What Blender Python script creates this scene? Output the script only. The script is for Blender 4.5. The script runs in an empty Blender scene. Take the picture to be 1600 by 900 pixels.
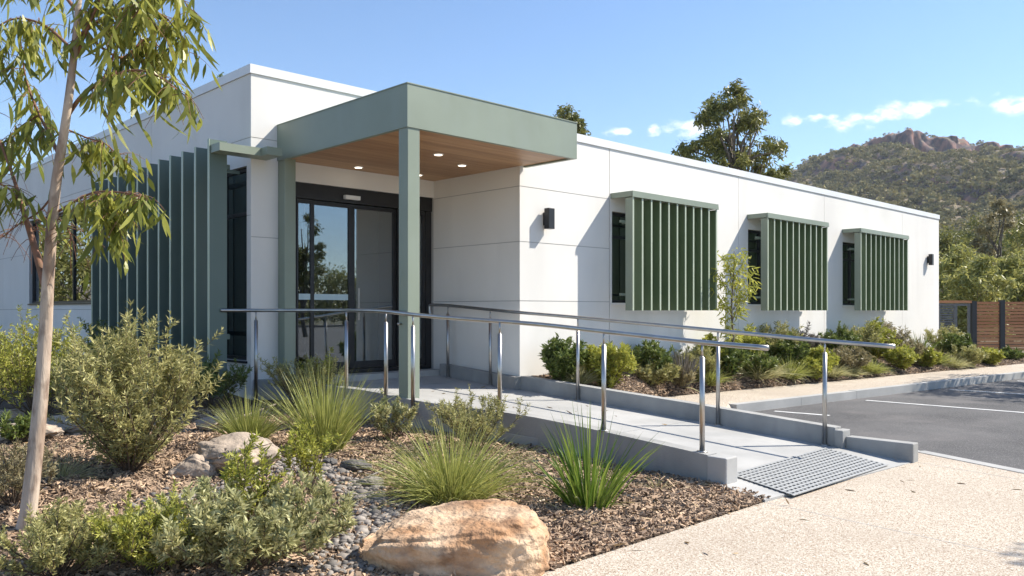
import bpy, bmesh, math, random
import numpy as np
from mathutils import Vector, noise
R = math.radians
rng = np.random.default_rng(7); random.seed(7)
S = bpy.context.scene; COL = S.collection
# ------------------------------------------------------------------ camera, sky, sun
FA = math.atan(1330/1289); FW = np.array([math.cos(FA), math.sin(FA), 0]); RT = np.array([math.sin(FA), -math.cos(FA), 0])
EYE = 1.6
cam_d = bpy.data.cameras.new('camera'); cam = bpy.data.objects.new('camera', cam_d); COL.objects.link(cam)
cam.location = (0, 0, EYE); cam.rotation_euler = (R(90), 0, FA - R(90))
cam_d.sensor_width = 36; cam_d.lens = 1289/1600*36; cam_d.shift_y = 35/1600; cam_d.clip_end = 6000; cam_d.clip_start = 0.05
S.camera = cam
SUN = Vector((.85, -.45, .94)).normalized()
w = bpy.data.worlds.new('World'); S.world = w; w.use_nodes = True
nt = w.node_tree; nt.nodes.clear()
def dirpx(px, py):
    v = FW + RT*((px-800)/1289); v = v + np.array([0, 0, (485-py)/1289]); return v/np.linalg.norm(v)
sky = nt.nodes.new('ShaderNodeTexSky'); sky.sky_type = 'NISHITA'; sky.sun_disc = False
sky.sun_elevation = math.asin(SUN.z); sky.sun_rotation = math.atan2(SUN.x, SUN.y)
sky.air_density = 1.0; sky.dust_density = .1; sky.ozone_density = 4.5; sky.altitude = 100
bg = nt.nodes.new('ShaderNodeBackground'); wo = nt.nodes.new('ShaderNodeOutputWorld')
tc = nt.nodes.new('ShaderNodeTexCoord')
nz = nt.nodes.new('ShaderNodeTexNoise'); nz.inputs['Scale'].default_value = 42; nz.inputs['Detail'].default_value = 7; nz.inputs['Roughness'].default_value = .6
mpn = nt.nodes.new('ShaderNodeMapping'); mpn.inputs['Scale'].default_value = (1, 1, 1.8)
nt.links.new(tc.outputs['Generated'], mpn.inputs[0]); nt.links.new(mpn.outputs[0], nz.inputs['Vector'])
total = None
# soft small cumulus, each at its own compass direction and height above the horizon
for (px, py, wd, hz_) in [(1322,191,.036,.010),(1350,183,.03,.009),(1392,173,.030,.011),(1428,168,.030,.010),(1562,162,.038,.012),(1600,166,.034,.008),
                      (1078,200,.036,.013),(1017,204,.013,.009),(1238,187,.012,.007),(1274,185,.012,.006),(960,206,.02,.005),(1170,190,.02,.008)]:
    c = dirpx(px, py)
    sub = nt.nodes.new('ShaderNodeVectorMath'); sub.operation = 'SUBTRACT'; nt.links.new(tc.outputs['Generated'], sub.inputs[0]); sub.inputs[1].default_value = c
    ml = nt.nodes.new('ShaderNodeVectorMath'); ml.operation = 'MULTIPLY'; nt.links.new(sub.outputs[0], ml.inputs[0]); ml.inputs[1].default_value = (1.2/wd, 1.2/wd, 1.15/hz_)
    ln = nt.nodes.new('ShaderNodeVectorMath'); ln.operation = 'LENGTH'; nt.links.new(ml.outputs[0], ln.inputs[0])
    mr = nt.nodes.new('ShaderNodeMapRange'); mr.inputs['From Min'].default_value = 0; mr.inputs['From Max'].default_value = 1.5
    mr.inputs['To Min'].default_value = 1; mr.inputs['To Max'].default_value = 0; nt.links.new(ln.outputs['Value'], mr.inputs['Value'])
    if total is None: total = mr.outputs[0]
    else:
        mx = nt.nodes.new('ShaderNodeMath'); mx.operation = 'MAXIMUM'; nt.links.new(total, mx.inputs[0]); nt.links.new(mr.outputs[0], mx.inputs[1]); total = mx.outputs[0]
s1 = nt.nodes.new('ShaderNodeMath'); s1.operation = 'SUBTRACT'; nt.links.new(nz.outputs['Fac'], s1.inputs[0]); s1.inputs[1].default_value = .5
s2 = nt.nodes.new('ShaderNodeMath'); s2.operation = 'MULTIPLY_ADD'; nt.links.new(s1.outputs[0], s2.inputs[0]); s2.inputs[1].default_value = 3.2; nt.links.new(total, s2.inputs[2])
s3 = nt.nodes.new('ShaderNodeMapRange'); s3.interpolation_type = 'SMOOTHSTEP'; s3.inputs['From Min'].default_value = .2; s3.inputs['From Max'].default_value = 1.5; nt.links.new(s2.outputs[0], s3.inputs['Value'])
s4 = nt.nodes.new('ShaderNodeMath'); s4.operation = 'MULTIPLY'; nt.links.new(s3.outputs[0], s4.inputs[0])
s5 = nt.nodes.new('ShaderNodeMapRange'); s5.inputs['From Max'].default_value = .25; nt.links.new(total, s5.inputs['Value']); nt.links.new(s5.outputs[0], s4.inputs[1])
mixc = nt.nodes.new('ShaderNodeMix'); mixc.data_type = 'RGBA'; nt.links.new(s4.outputs[0], mixc.inputs['Factor'])
nt.links.new(sky.outputs[0], mixc.inputs['A']); mixc.inputs['B'].default_value = (8.2, 8.3, 8.6, 1)
nt.links.new(mixc.outputs['Result'], bg.inputs['Color']); bg.inputs['Strength'].default_value = .112
nt.links.new(bg.outputs[0], wo.inputs[0])
sd = bpy.data.lights.new('sun', 'SUN'); sd.energy = 4.9; sd.angle = R(.5); sd.color = (1, .93, .82)
so = bpy.data.objects.new('sun', sd); COL.objects.link(so); so.rotation_euler = SUN.to_track_quat('Z', 'Y').to_euler()
S.view_settings.view_transform = 'Standard'; S.view_settings.look = 'None'; S.view_settings.gamma = 1; S.view_settings.exposure = 0.86
S.render.engine = 'CYCLES'

# ------------------------------------------------------------------ helpers
def ray(px, py): return FW + RT*((px-800)/1289) + np.array([0, 0, (485-py)/1289])
def onz(px, py, z=0.0):
    d = ray(px, py); t = (z-EYE)/d[2]; return d[0]*t, d[1]*t
def ongr(px, py, gf):
    d = ray(px, py); t = 3.0
    while t < 60 and EYE+d[2]*t > gf(d[0]*t, d[1]*t): t += .02
    return d[0]*t, d[1]*t, gf(d[0]*t, d[1]*t)
def at(px, t, z=0): v = FW*t + RT*((px-800)/1289*t); return v[0], v[1], z

class Geo:
    def __init__(s): s.V = []; s.F = []; s.n = 0
    def add(s, V, F):
        V = np.asarray(V, float); F = np.asarray(F, int); s.V.append(V); s.F.append(F + s.n); s.n += len(V); return s
    def build(s, name, m, parent=None, smooth=False):
        me = bpy.data.meshes.new(name); V = np.concatenate(s.V)
        loops = np.concatenate([f.ravel() for f in s.F]); tot = np.concatenate([np.full(len(f), f.shape[1]) for f in s.F])
        me.vertices.add(len(V)); me.vertices.foreach_set('co', V.ravel())
        me.loops.add(len(loops)); me.loops.foreach_set('vertex_index', loops.astype(np.int32))
        me.polygons.add(len(tot)); me.polygons.foreach_set('loop_start', np.concatenate([[0], np.cumsum(tot)[:-1]]).astype(np.int32))
        me.polygons.foreach_set('loop_total', tot.astype(np.int32))
        me.polygons.foreach_set('use_smooth', np.full(len(tot), bool(smooth)))
        me.update(calc_edges=True); me.validate()
        me.materials.append(m); o = bpy.data.objects.new(name, me); COL.objects.link(o)
        if parent:
            o.parent = parent
            o.location = tuple(-c for c in parent.location) if parent.type == 'EMPTY' else (0, 0, 0)
        return o
BF = [(0,3,2,1),(4,5,6,7),(0,1,5,4),(1,2,6,5),(2,3,7,6),(3,0,4,7)]
def box(g, x0, x1, y0, y1, z0, z1):
    g.add([(x0,y0,z0),(x1,y0,z0),(x1,y1,z0),(x0,y1,z0),(x0,y0,z1),(x1,y0,z1),(x1,y1,z1),(x0,y1,z1)], BF); return g
def prism(g, pts, z0, z1):
    n = len(pts); V = [(p[0], p[1], z0 if not callable(z0) else z0(*p[:2])) for p in pts] + [(p[0], p[1], z1 if not callable(z1) else z1(*p[:2])) for p in pts]
    g.add(V, [[i, (i+1) % n, n+(i+1) % n, n+i] for i in range(n)]); g.F.append(np.array([list(range(n, 2*n))]) + g.n-2*n); g.F.append(np.array([list(range(n))[::-1]]) + g.n-2*n); return g
def tube(g, pts, rad, n=10, cap=True):
    P = np.asarray(pts, float); m = len(P); rad = np.broadcast_to(rad, (m,))
    T = np.gradient(P, axis=0); T /= np.linalg.norm(T, axis=1)[:, None]+1e-9
    ref = np.array([0, 0, 1.]) if abs(T[0][2]) < .9 else np.array([1., 0, 0]); V = []
    A = np.cross(T[0], ref); A /= np.linalg.norm(A)
    for i in range(m):
        A = A - T[i]*A.dot(T[i]); A /= np.linalg.norm(A); B = np.cross(T[i], A)
        a = np.arange(n)*2*math.pi/n
        V.append(P[i] + rad[i]*(np.cos(a)[:, None]*A + np.sin(a)[:, None]*B))
    F = [(i*n+j, i*n+(j+1) % n, (i+1)*n+(j+1) % n, (i+1)*n+j) for i in range(m-1) for j in range(n)]
    b = g.n; g.add(np.concatenate(V), F)
    if cap: g.F.append(np.array([list(range(n))[::-1]])+b); g.F.append(np.array([list(range((m-1)*n, m*n))])+b)
    return g
def smooth_path(pts, n=6):
    P = np.asarray(pts, float); out = []
    for i in range(len(P)-1):
        p0 = P[max(i-1, 0)]; p1 = P[i]; p2 = P[i+1]; p3 = P[min(i+2, len(P)-1)]
        for k in range(n):
            t = k/n; out.append(.5*((2*p1)+(-p0+p2)*t+(2*p0-5*p1+4*p2-p3)*t*t+(-p0+3*p1-3*p2+p3)*t**3))
    out.append(P[-1]); return np.array(out)
def unit(v): return v/(np.linalg.norm(v, axis=-1, keepdims=True)+1e-9)
def blades(g, P, D, L, W, bend, prof, rs=None):
    """curved tapering leaves or grass blades: base P, direction D, length L, width W, bend vector, width profile"""
    rs = rs or rng; N = len(P); k = len(prof); L = np.broadcast_to(L, (N,)); W = np.broadcast_to(W, (N,))
    Sd = unit(np.cross(D, rs.normal(size=(N, 3)))); V = np.zeros((N, 2*k-1, 3))
    for i in range(k):
        s = i/(k-1); C = P + D*(L*s)[:, None] + bend*(L*s*s)[:, None]
        if i < k-1: V[:, 2*i] = C - Sd*(W*prof[i]*.5)[:, None]; V[:, 2*i+1] = C + Sd*(W*prof[i]*.5)[:, None]
        else: V[:, 2*i] = C
    off = (np.arange(N)*(2*k-1))[:, None]
    for i in range(k-2): g.F.append(off + np.array([2*i, 2*i+1, 2*i+3, 2*i+2]) + g.n)
    g.F.append(off + np.array([2*k-4, 2*k-3, 2*k-2]) + g.n)
    g.V.append(V.reshape(-1, 3)); g.n += N*(2*k-1); return g
LANCE = (.25, 1, .8, 0); OVAL = (.4, 1, 0); GRASS = (1, .95, .75, .45, 0)
def sphdir(n, up=0.0, rs=None):
    v = (rs or rng).normal(size=(n, 3)); v[:, 2] += up; return unit(v)

def tag(o, label=None, cat=None, group=None, kind=None):
    if label: o['label'] = label
    if cat: o['category'] = cat
    if group: o['group'] = group
    if kind: o['kind'] = kind
    return o
def thing(name, loc, label, cat, group=None):
    o = bpy.data.objects.new(name, None); COL.objects.link(o); o.location = loc; o.empty_display_size = .2
    return tag(o, label, cat, group)
def struct(name, g, m, smooth=False): return tag(g.build(name, m, None, smooth), kind='structure')

# ------------------------------------------------------------------ materials
def mat(name, c1, c2=None, scale=5.0, rough=.6, metal=0.0, bump=0.0, bscale=60.0, detail=6, lo=.35, hi=.65, island=0.0, transl=0.0, stretch=(1,1,1), spec=.5, speck=None, stain=None):
    m = bpy.data.materials.new(name); m.use_nodes = True; t = m.node_tree; N = t.nodes; Lk = t.links
    b = N['Principled BSDF']; b.inputs['Roughness'].default_value = rough; b.inputs['Metallic'].default_value = metal; b.inputs['Specular IOR Level'].default_value = spec
    geo = N.new('ShaderNodeNewGeometry'); mp = N.new('ShaderNodeMapping'); mp.inputs['Scale'].default_value = stretch; Lk.new(geo.outputs['Position'], mp.inputs[0])
    c2 = c2 or c1
    nz = N.new('ShaderNodeTexNoise'); nz.inputs['Scale'].default_value = scale; nz.inputs['Detail'].default_value = detail; Lk.new(mp.outputs[0], nz.inputs['Vector'])
    mr = N.new('ShaderNodeMapRange'); mr.inputs['From Min'].default_value = lo; mr.inputs['From Max'].default_value = hi; Lk.new(nz.outputs['Fac'], mr.inputs['Value'])
    fac = mr.outputs[0]
    if island:
        mi = N.new('ShaderNodeMix'); mi.inputs[0].default_value = island; Lk.new(fac, mi.inputs[2]); Lk.new(geo.outputs['Random Per Island'], mi.inputs[3]); fac = mi.outputs[0]
    mx = N.new('ShaderNodeMix'); mx.data_type = 'RGBA'; mx.inputs['A'].default_value = (*c1, 1); mx.inputs['B'].default_value = (*c2, 1); Lk.new(fac, mx.inputs['Factor']); col = mx.outputs['Result']
    if speck:   # (scale, colour, lo, hi)
        for (sc, cc, l, h) in speck:
            n2 = N.new('ShaderNodeTexVoronoi'); n2.inputs['Scale'].default_value = sc; Lk.new(mp.outputs[0], n2.inputs['Vector'])
            sx = N.new('ShaderNodeSeparateColor'); Lk.new(n2.outputs['Color'], sx.inputs[0])
            r2 = N.new('ShaderNodeMapRange'); r2.inputs['From Min'].default_value = l; r2.inputs['From Max'].default_value = h; Lk.new(sx.outputs[0], r2.inputs['Value'])
            m2 = N.new('ShaderNodeMix'); m2.data_type = 'RGBA'; Lk.new(r2.outputs[0], m2.inputs['Factor']); Lk.new(col, m2.inputs['A']); m2.inputs['B'].default_value = (*cc, 1); col = m2.outputs['Result']
    if stain:   # (scale, stretch, colour, strength)
        sc, st, cc, k = stain
        mp2 = N.new('ShaderNodeMapping'); mp2.inputs['Scale'].default_value = st; Lk.new(geo.outputs['Position'], mp2.inputs[0])
        n2 = N.new('ShaderNodeTexNoise'); n2.inputs['Scale'].default_value = sc; n2.inputs['Detail'].default_value = 5; Lk.new(mp2.outputs[0], n2.inputs['Vector'])
        r2 = N.new('ShaderNodeMapRange'); r2.inputs['From Min'].default_value = .5; r2.inputs['From Max'].default_value = .75; r2.inputs['To Max'].default_value = k; Lk.new(n2.outputs['Fac'], r2.inputs['Value'])
        m2 = N.new('ShaderNodeMix'); m2.data_type = 'RGBA'; Lk.new(r2.outputs[0], m2.inputs['Factor']); Lk.new(col, m2.inputs['A']); m2.inputs['B'].default_value = (*cc, 1); col = m2.outputs['Result']
    Lk.new(col, b.inputs['Base Color'])
    if bump:
        n3 = N.new('ShaderNodeTexNoise'); n3.inputs['Scale'].default_value = bscale; n3.inputs['Detail'].default_value = 5; Lk.new(mp.outputs[0], n3.inputs['Vector'])
        bp = N.new('ShaderNodeBump'); bp.inputs['Strength'].default_value = 1; bp.inputs['Distance'].default_value = bump; Lk.new(n3.outputs['Fac'], bp.inputs['Height']); Lk.new(bp.outputs[0], b.inputs['Normal'])
    if transl:
        tr = N.new('ShaderNodeBsdfTranslucent'); Lk.new(col, tr.inputs['Color']); ms = N.new('ShaderNodeMixShader'); ms.inputs[0].default_value = transl
        Lk.new(b.outputs[0], ms.inputs[1]); Lk.new(tr.outputs[0], ms.inputs[2]); Lk.new(ms.outputs[0], N['Material Output'].inputs[0])
    return m
def glass(name, tint, refl, rough=0.0):
    m = bpy.data.materials.new(name); m.use_nodes = True; t = m.node_tree; N = t.nodes; Lk = t.links; N.clear()
    out = N.new('ShaderNodeOutputMaterial'); gl = N.new('ShaderNodeBsdfGlossy'); gl.inputs['Roughness'].default_value = rough; gl.inputs['Color'].default_value = (.9, .95, 1, 1)
    tr = N.new('ShaderNodeBsdfTransparent'); tr.inputs['Color'].default_value = (*tint, 1)
    lw = N.new('ShaderNodeFresnel'); lw.inputs['IOR'].default_value = 1.5
    ma = N.new('ShaderNodeMath'); ma.operation = 'ADD'; ma.use_clamp = True; ma.inputs[1].default_value = refl; Lk.new(lw.outputs[0], ma.inputs[0])
    mx = N.new('ShaderNodeMixShader'); Lk.new(ma.outputs[0], mx.inputs[0]); Lk.new(tr.outputs[0], mx.inputs[1]); Lk.new(gl.outputs[0], mx.inputs[2]); Lk.new(mx.outputs[0], out.inputs[0])
    return m
M = {}
M['wall'] = mat('render_white', (.74,.715,.67), (.79,.765,.72), .7, .75, bump=.0015, bscale=130, stain=(1.2, (1,1,.25), (.62,.60,.56), .5))
M['wall_left'] = M['wall']
M['joint'] = mat('joint_sealant', (.42,.41,.39), rough=.9)
M['coping'] = mat('coping_metal', (.72,.72,.71), (.78,.78,.77), 2, .4, bump=.0005)
M['green'] = mat('green_steel', (.225,.262,.20), (.25,.29,.225), 1.5, .42, bump=.0006, bscale=90, stain=(2.5,(1,1,.3),(.26,.30,.255),.5))
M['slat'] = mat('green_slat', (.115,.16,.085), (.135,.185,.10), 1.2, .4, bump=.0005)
M['lit_edge'] = mat('painted_lit_edge', (.38,.44,.33), (.44,.49,.38), 3, .4)  # paler green: light painted onto the front edges of slats and blades
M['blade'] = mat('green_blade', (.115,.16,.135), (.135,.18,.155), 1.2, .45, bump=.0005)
M['dark'] = mat('dark_aluminium', (.022,.022,.024), (.030,.030,.032), 4, .38, .3)
M['inner'] = mat('interior_grey', (.16,.16,.155), (.20,.20,.19), 1, .8)
M['blind'] = mat('interior_blind', (.6,.6,.56), (.68,.68,.64), 3, .8)
M['glass'] = glass('door_glass', (.55,.60,.60), .16)
M['wglass'] = glass('window_glass', (.25,.30,.30), .22)
M['frost'] = mat('frosted_strip', (.45,.58,.62), rough=.5)
M['conc'] = mat('concrete', (.33,.33,.32), (.42,.415,.40), 1.6, .85, bump=.002, bscale=90, stain=(3,(1,1,1),(.32,.315,.30),.6))
M['concd'] = mat('kerb_concrete', (.28,.28,.27), (.37,.365,.35), 2.2, .88, bump=.003, bscale=70, stain=(2,(1,1,.4),(.15,.15,.145),.7))
M['agg'] = mat('exposed_aggregate', (.46,.395,.315), (.53,.465,.375), .8, .9, bump=.003, bscale=120,
               speck=[(150,(.18,.125,.085),.80,.84),(110,(.33,.25,.18),.72,.8),(130,(.66,.60,.52),.86,.9)], stain=(.7,(1,1,1),(.36,.30,.235),.55))
M['asph'] = mat('asphalt', (.052,.051,.054), (.098,.095,.096), .6, .9, bump=.006, bscale=110, speck=[(120,(.17,.165,.16),.82,.9)], stain=(.9,(1,1,1),(.15,.14,.137),.8))
M['paint'] = mat('road_paint', (.72,.72,.70), (.55,.55,.54), 6, .7)
M['mulchbase'] = mat('mulch_soil', (.055,.036,.022), (.13,.085,.055), 25, .95, bump=.02, bscale=40)
M['chip'] = mat('bark_chips', (.035,.02,.014), (.62,.44,.29), 3, .85, island=.85)
M['earth'] = mat('dry_earth', (.13,.10,.06), (.10,.11,.05), .3, .95, bump=.02, bscale=8)
M['steel'] = mat('stainless_steel', (.44,.42,.40), (.52,.50,.475), 8, .34, 1.0, bump=.0001, bscale=200)
M['pebble'] = mat('river_pebbles', (.07,.065,.062), (.36,.315,.27), 30, .75, island=.85, bump=.002, bscale=120)
M['sand'] = mat('orange_sandstone', (.40,.22,.11), (.61,.44,.29), 3.2, .9, bump=.03, bscale=22, detail=9, lo=.38, hi=.62, stain=(5,(1,1,2.5),(.15,.08,.045),.8))
M['rock'] = mat('pale_rock', (.29,.235,.185), (.48,.385,.295), 5, .9, bump=.02, bscale=18, detail=9, stain=(6,(1,1,1),(.22,.19,.16),.5))
M['bark'] = mat('pale_eucalypt_bark', (.33,.235,.17), (.53,.43,.335), 6, .8, bump=.012, bscale=26, stretch=(1,1,.22), lo=.42, hi=.58, stain=(15,(1,1,.40),(.12,.065,.042),1.0))
M['twig'] = mat('reddish_twig', (.26,.12,.07), (.16,.09,.05), 20, .8)
M['stem'] = mat('grey_stem', (.14,.10,.065), (.09,.065,.045), 20, .9)
M['bark_far'] = mat('grey_bark', (.20,.165,.13), (.12,.095,.075), 4, .9)
def leafm(name, a, b, tr=.3, rough=.45): return mat(name, a, b, 1.3, rough, island=.75, transl=tr, spec=.4)
M['euc'] = leafm('eucalypt_leaf', (.09,.13,.025), (.47,.46,.09), .46, .38)
M['euc_far'] = leafm('olive_crown_leaf', (.07,.088,.024), (.34,.32,.09), .3)
M['euc_bright'] = leafm('bright_bush_leaf', (.17,.19,.045), (.56,.52,.17), .35)
M['dry_leaf'] = leafm('pale_dry_leaf', (.19,.165,.085), (.42,.36,.20), .3)
M['grey_leaf'] = leafm('grey_green_leaf', (.20,.205,.06), (.62,.57,.25), .3, .6)
M['sage_leaf'] = leafm('sage_leaf', (.19,.205,.075), (.66,.62,.32), .3, .6)
M['dk_leaf'] = leafm('dark_green_leaf', (.06,.10,.022), (.25,.29,.075), .3)
M['yel_leaf'] = leafm('yellow_green_leaf', (.20,.23,.03), (.58,.56,.12), .35)
M['grass_y'] = leafm('yellow_green_blade', (.14,.18,.03), (.54,.53,.17), .3)
M['grass_d'] = leafm('deep_green_blade', (.05,.12,.012), (.34,.42,.08), .3)
M['grass_p'] = leafm('pale_blade', (.30,.30,.13), (.62,.57,.31), .3)
M['purple'] = leafm('purple_grey_blade', (.10,.09,.075), (.26,.23,.19), .2)
M['fencewood'] = mat('fence_wood', (.44,.17,.07), (.62,.29,.13), 3, .7, island=.8, stretch=(.2,.2,3))
M['fencepost'] = mat('fence_post_metal', (.035,.033,.032), rough=.5)
M['gatem'] = mat('gate_mesh', (.13,.13,.125), (.17,.17,.16), 10, .6)
M['hill'] = mat('hill_soil', (.17,.13,.08), (.24,.19,.12), .02, .95)
M['cliff'] = mat('cliff_rock', (.15,.115,.115), (.33,.235,.20), .06, .95, stretch=(1,1,.35), detail=9)
M['forest'] = mat('hill_bush_leaf', (.08,.09,.042), (.40,.34,.15), .035, .85, island=.45, transl=.2, spec=.2, lo=.3, hi=.7)
def soffit_mat():
    m = mat('soffit_timber', (.30,.15,.07), (.56,.33,.17), 3, .45, island=.55, stretch=(.35,6,6), bump=.0008, bscale=30)
    return m
M['soffit'] = soffit_mat()
def emis(name, c, s):
    m = bpy.data.materials.new(name); m.use_nodes = True; b = m.node_tree.nodes['Principled BSDF']; b.inputs['Emission Color'].default_value = (*c, 1); b.inputs['Emission Strength'].default_value = s; return m
M['lit'] = emis('downlight_lens', (1, .86, .66), 2.2)
M['white'] = mat('white_plastic', (.75,.75,.73), rough=.4)

# ------------------------------------------------------------------ setting: ground, paths, car park
g = Geo(); g.add([(-2100,-2100,-.06),(2100,-2100,-.06),(2100,2100,-.06),(-2100,2100,-.06)], [(0,1,2,3)]); struct('ground', g, M['earth'])
g = Geo(); g.add([(8.0,-60,-.014),(70,-60,-.014),(70,9,-.014),(8.0,9,-.014)], [(0,1,2,3)]); struct('car_park', g, M['asph'])
PE = [(9.76,3.5),(9.23,2.31),(8.75,1.1),(8.25,-.4),(7.6,-2.6),(6.6,-6.5)]
prism(g := Geo(), [(-25,3.48),(-25,-12),(5.5,-12)]+PE[::-1]+[(9.2,3.5),(9.15,3.3),(6.4,3.48)], -.05, .0); struct('footpath', g, M['agg'])
# flush concrete strip between path and asphalt, and the painted line beside it
def strip(g, pts, wd, z0, z1):
    P = np.array(pts, float); 
    for a, b in zip(P[:-1], P[1:]):
        d = (b-a)/np.linalg.norm(b-a); n = np.array([-d[1], d[0]])*wd/2
        prism(g, [a+n, a-n, b-n, b+n] if np.cross(b-a, n) > 0 else [a-n, a+n, b+n, b-n], z0, z1)
    return g
g = Geo(); strip(g, [(p[0]+.075, p[1]) for p in PE], .15, -.04, .006); struct('concrete_edge_strip', g, M['conc'])
g = Geo()
for a, b in [((9.93,3.62),(9.50,2.85)), ((9.93,3.62),(10.25,4.3)), ((14.85,6.2),(14.85,.9)), ((18.1,5.85),(18.1,.6)), ((21.4,5.5),(21.4,.3)), ((12.2,6.55),(12.3,5.7))]:
    strip(g, [a, b], .09, -.013, -.009)
struct('painted_bay_lines', g, M['paint'])
g = Geo()
for a, b in [((6.3,3.46),(5.2,-6)), ((9.1,.9),(-6,1.25)), ((9.12,3.28),(8.6,1.0)), ((2.6,3.47),(1.6,-6))]: strip(g, [a, b], .007, .0002, .0012)
struct('path_joints', g, M['joint'])
# building footpath beside the garden bed
def E_(x): return 8.32-.12*(x-11.3)
def K_(x): return 6.82-.11*(x-11.5)
xs = np.linspace(11.55, 42, 30)
prism(g := Geo(), [(x, K_(x)+.16) for x in xs]+[(x, E_(x)) for x in xs[::-1]]+[(9.0, 8.0),(9.0,6.9)], -.04, .125)
prism(g, [(9.13,6.9),(9.13,6.0),(10.6,6.35),(11.5,6.83),(11.55,K_(11.55)+.16)], -.04, lambda x, y: .125 if y > 6.85 else -.006)
struct('side_path', g, M['agg'])
tg = thing('kerb', (12, 6.9, 0), 'pale concrete kerb edging the dark car park below the garden bed', 'kerb')
x = 11.5; i = 0
while x < 41:
    x2 = x+(1.75 if i < 2 else 2.6); a, b = x+.004, x2-.004
    prism(g := Geo(), [(a,K_(a)),(b,K_(b)),(b,K_(b)+.155),(a,K_(a)+.155)], -.04, .132 if i >= 2 else .127); g.build('kerb_segment', M['conc'], tg); x = x2; i += 1

# garden ground
def gz(x, y):
    z = .043*max(0, y-3.48); z = min(z, .5)
    z += .05*noise.noise(Vector((x*.55, y*.55, 3)))*min(1, max(0, (y-3.6)/1.2)) + .018*noise.noise(Vector((x*2.3, y*2.3, 9)))*min(1, max(0, (y-3.5)/.5))
    if y > 3.6: z += .012
    return z+.004
def sheet(name, xs, ys, f, m):
    V = [(x, y, f(x, y)) for y in ys for x in xs]; n = len(xs)
    F = [(j*n+i, j*n+i+1, (j+1)*n+i+1, (j+1)*n+i) for j in range(len(ys)-1) for i in range(n-1)]
    g = Geo(); g.add(V, F); return struct(name, g, m, True)
sheet('garden_soil', np.concatenate([np.linspace(-30,-4,18), np.linspace(-3.6,6.4,90), np.linspace(6.5, 8.7, 8)]), np.concatenate([np.linspace(3.48,10,75), np.linspace(10.3,45,50)]), gz, M['mulchbase'])
def gb(x, y):
    e = E_(x) if x > 11.3 else 8.2-(11.3-x)*.9
    s = min(1, max(0, (y-e)/(8.8-e))); top = .60-.005*(x-9)
    return .13+(top-.13)*(s**.8)*(1 if x < 26.4 else max(0.3, 1-(x-26.4)*.1)) + .03*noise.noise(Vector((x*1.5, y*1.5, 1)))
V = []; xs = np.linspace(9.0, 29.5, 120); 
for v in np.linspace(0, 1, 14):
    for x in xs:
        e = E_(x) if x > 11.3 else 8.2-(11.3-x)*.9
        y = e+(8.9-e+(0 if x < 26.42 else 1.2))*v; V.append((x, y, gb(x, y)))
g = Geo(); g.add(V, [(j*120+i, j*120+i+1, (j+1)*120+i+1, (j+1)*120+i) for j in range(13) for i in range(119)]); struct('garden_bed_soil', g, M['mulchbase'], True)

# mulch chips
def chips(name, n, samp, gf, lmin, lmax, label):
    P = []
    while len(P) < n:
        x, y = samp()
        P.append((x, y, gf(x, y)+random.random()*.014+.004))
    P = np.array(P); N = len(P); D = rng.normal(size=(N, 3)); D[:, 2] *= .36; D = unit(D); U = unit(np.cross(D, rng.normal(size=(N, 3))*np.array([.35,.35,1])))
    Wv = np.cross(D, U); L = rng.uniform(lmin, lmax, N)[:, None]; W = L*rng.uniform(.14, .34, N)[:, None]; T = .003
    V = np.zeros((N, 8, 3)); k = 0
    for sz in (-1, 1):
        for (a, b) in ((-1,-.7),(1,-1),(.85,1),(-1,.8)):
            V[:, k] = P + D*L*a*.5 + U*W*b*.5 + Wv*T*sz; k += 1
    F = (np.arange(N)*8)[:, None, None] + np.array(BF); g = Geo(); g.add(V.reshape(-1, 3), F.reshape(-1, 4))
    return tag(g.build(name, M['chip']), label, 'mulch', kind='stuff')
def kerb_x(y): return float(np.interp(y, [3.94, 6.2, 7.75, 9.4, 11], [6.42, 6.36, 5.86, 5.84, 5.84]))
def s_front():
    while True:
        y = 3.5+random.random()**1.3*7.0; x = random.uniform(-1.6, 6.4)
        if x < kerb_x(y)-.01 and abs((x*.696+y*.718)) > 3.2 and (x*RT[0]+y*RT[1])/(x*FW[0]+y*FW[1]) > -.68: return x, y
chips('mulch', 46000, s_front, gz, .03, .10, 'brown bark mulch spread over the front garden bed')
def s_bed():
    x = 9.1+random.random()**1.3*18; e = E_(x) if x > 11.3 else 8.2-(11.3-x)*.9
    return x, random.uniform(e, 8.8)
chips('mulch', 9000, s_bed, gb, .04, .10, 'dark bark mulch along the bed under the long white wall')

# ------------------------------------------------------------------ ramp
def fz(y): return min(.07+.0687*(y-3.94), .53)
YD = 10.93; X0 = 8.75; Y0 = 8.86; XW = 5.46
ramp = thing('access_ramp', (7.6, 4, 0), 'long pale concrete access ramp with side kerbs rising to the glass entrance', 'ramp')
ys = [3.94, 5.9, 7.9, 9.9, 10.62]
g = Geo()
bx = [(6.42,9.0),(6.38,8.92),(5.88,8.86),(5.86,8.72),(5.84,8.72)]
for i in range(4):
    a, b = ys[i]+(.005 if i else 0), ys[i+1]-.005
    prism(g, [(np.interp(a, ys, [q[0] for q in bx])+.05, a),(np.interp(a, ys, [q[1] for q in bx])+.02, a),(np.interp(b, ys, [q[1] for q in bx])+.02, b),(np.interp(b, ys, [q[0] for q in bx])+.05, b)], -.05, lambda x, y: fz(y))
g.build('ramp_slab', M['conc'], ramp)
g = Geo(); prism(g, [(6.34,3.94-.003),(6.30,3.47),(8.83,3.31),(9.10,3.30),(9.05,3.94-.003)], -.05, lambda x, y: .006+max(0, y-3.3)*.1); g.build('ramp_apron', M['conc'], ramp)
g = Geo(); prism(g, [(5.84,10.62),(8.72,10.62),(8.72,YD),(5.5,YD),(5.5,10.9)], .1, .62); g.build('door_step', M['conc'], ramp)
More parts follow.
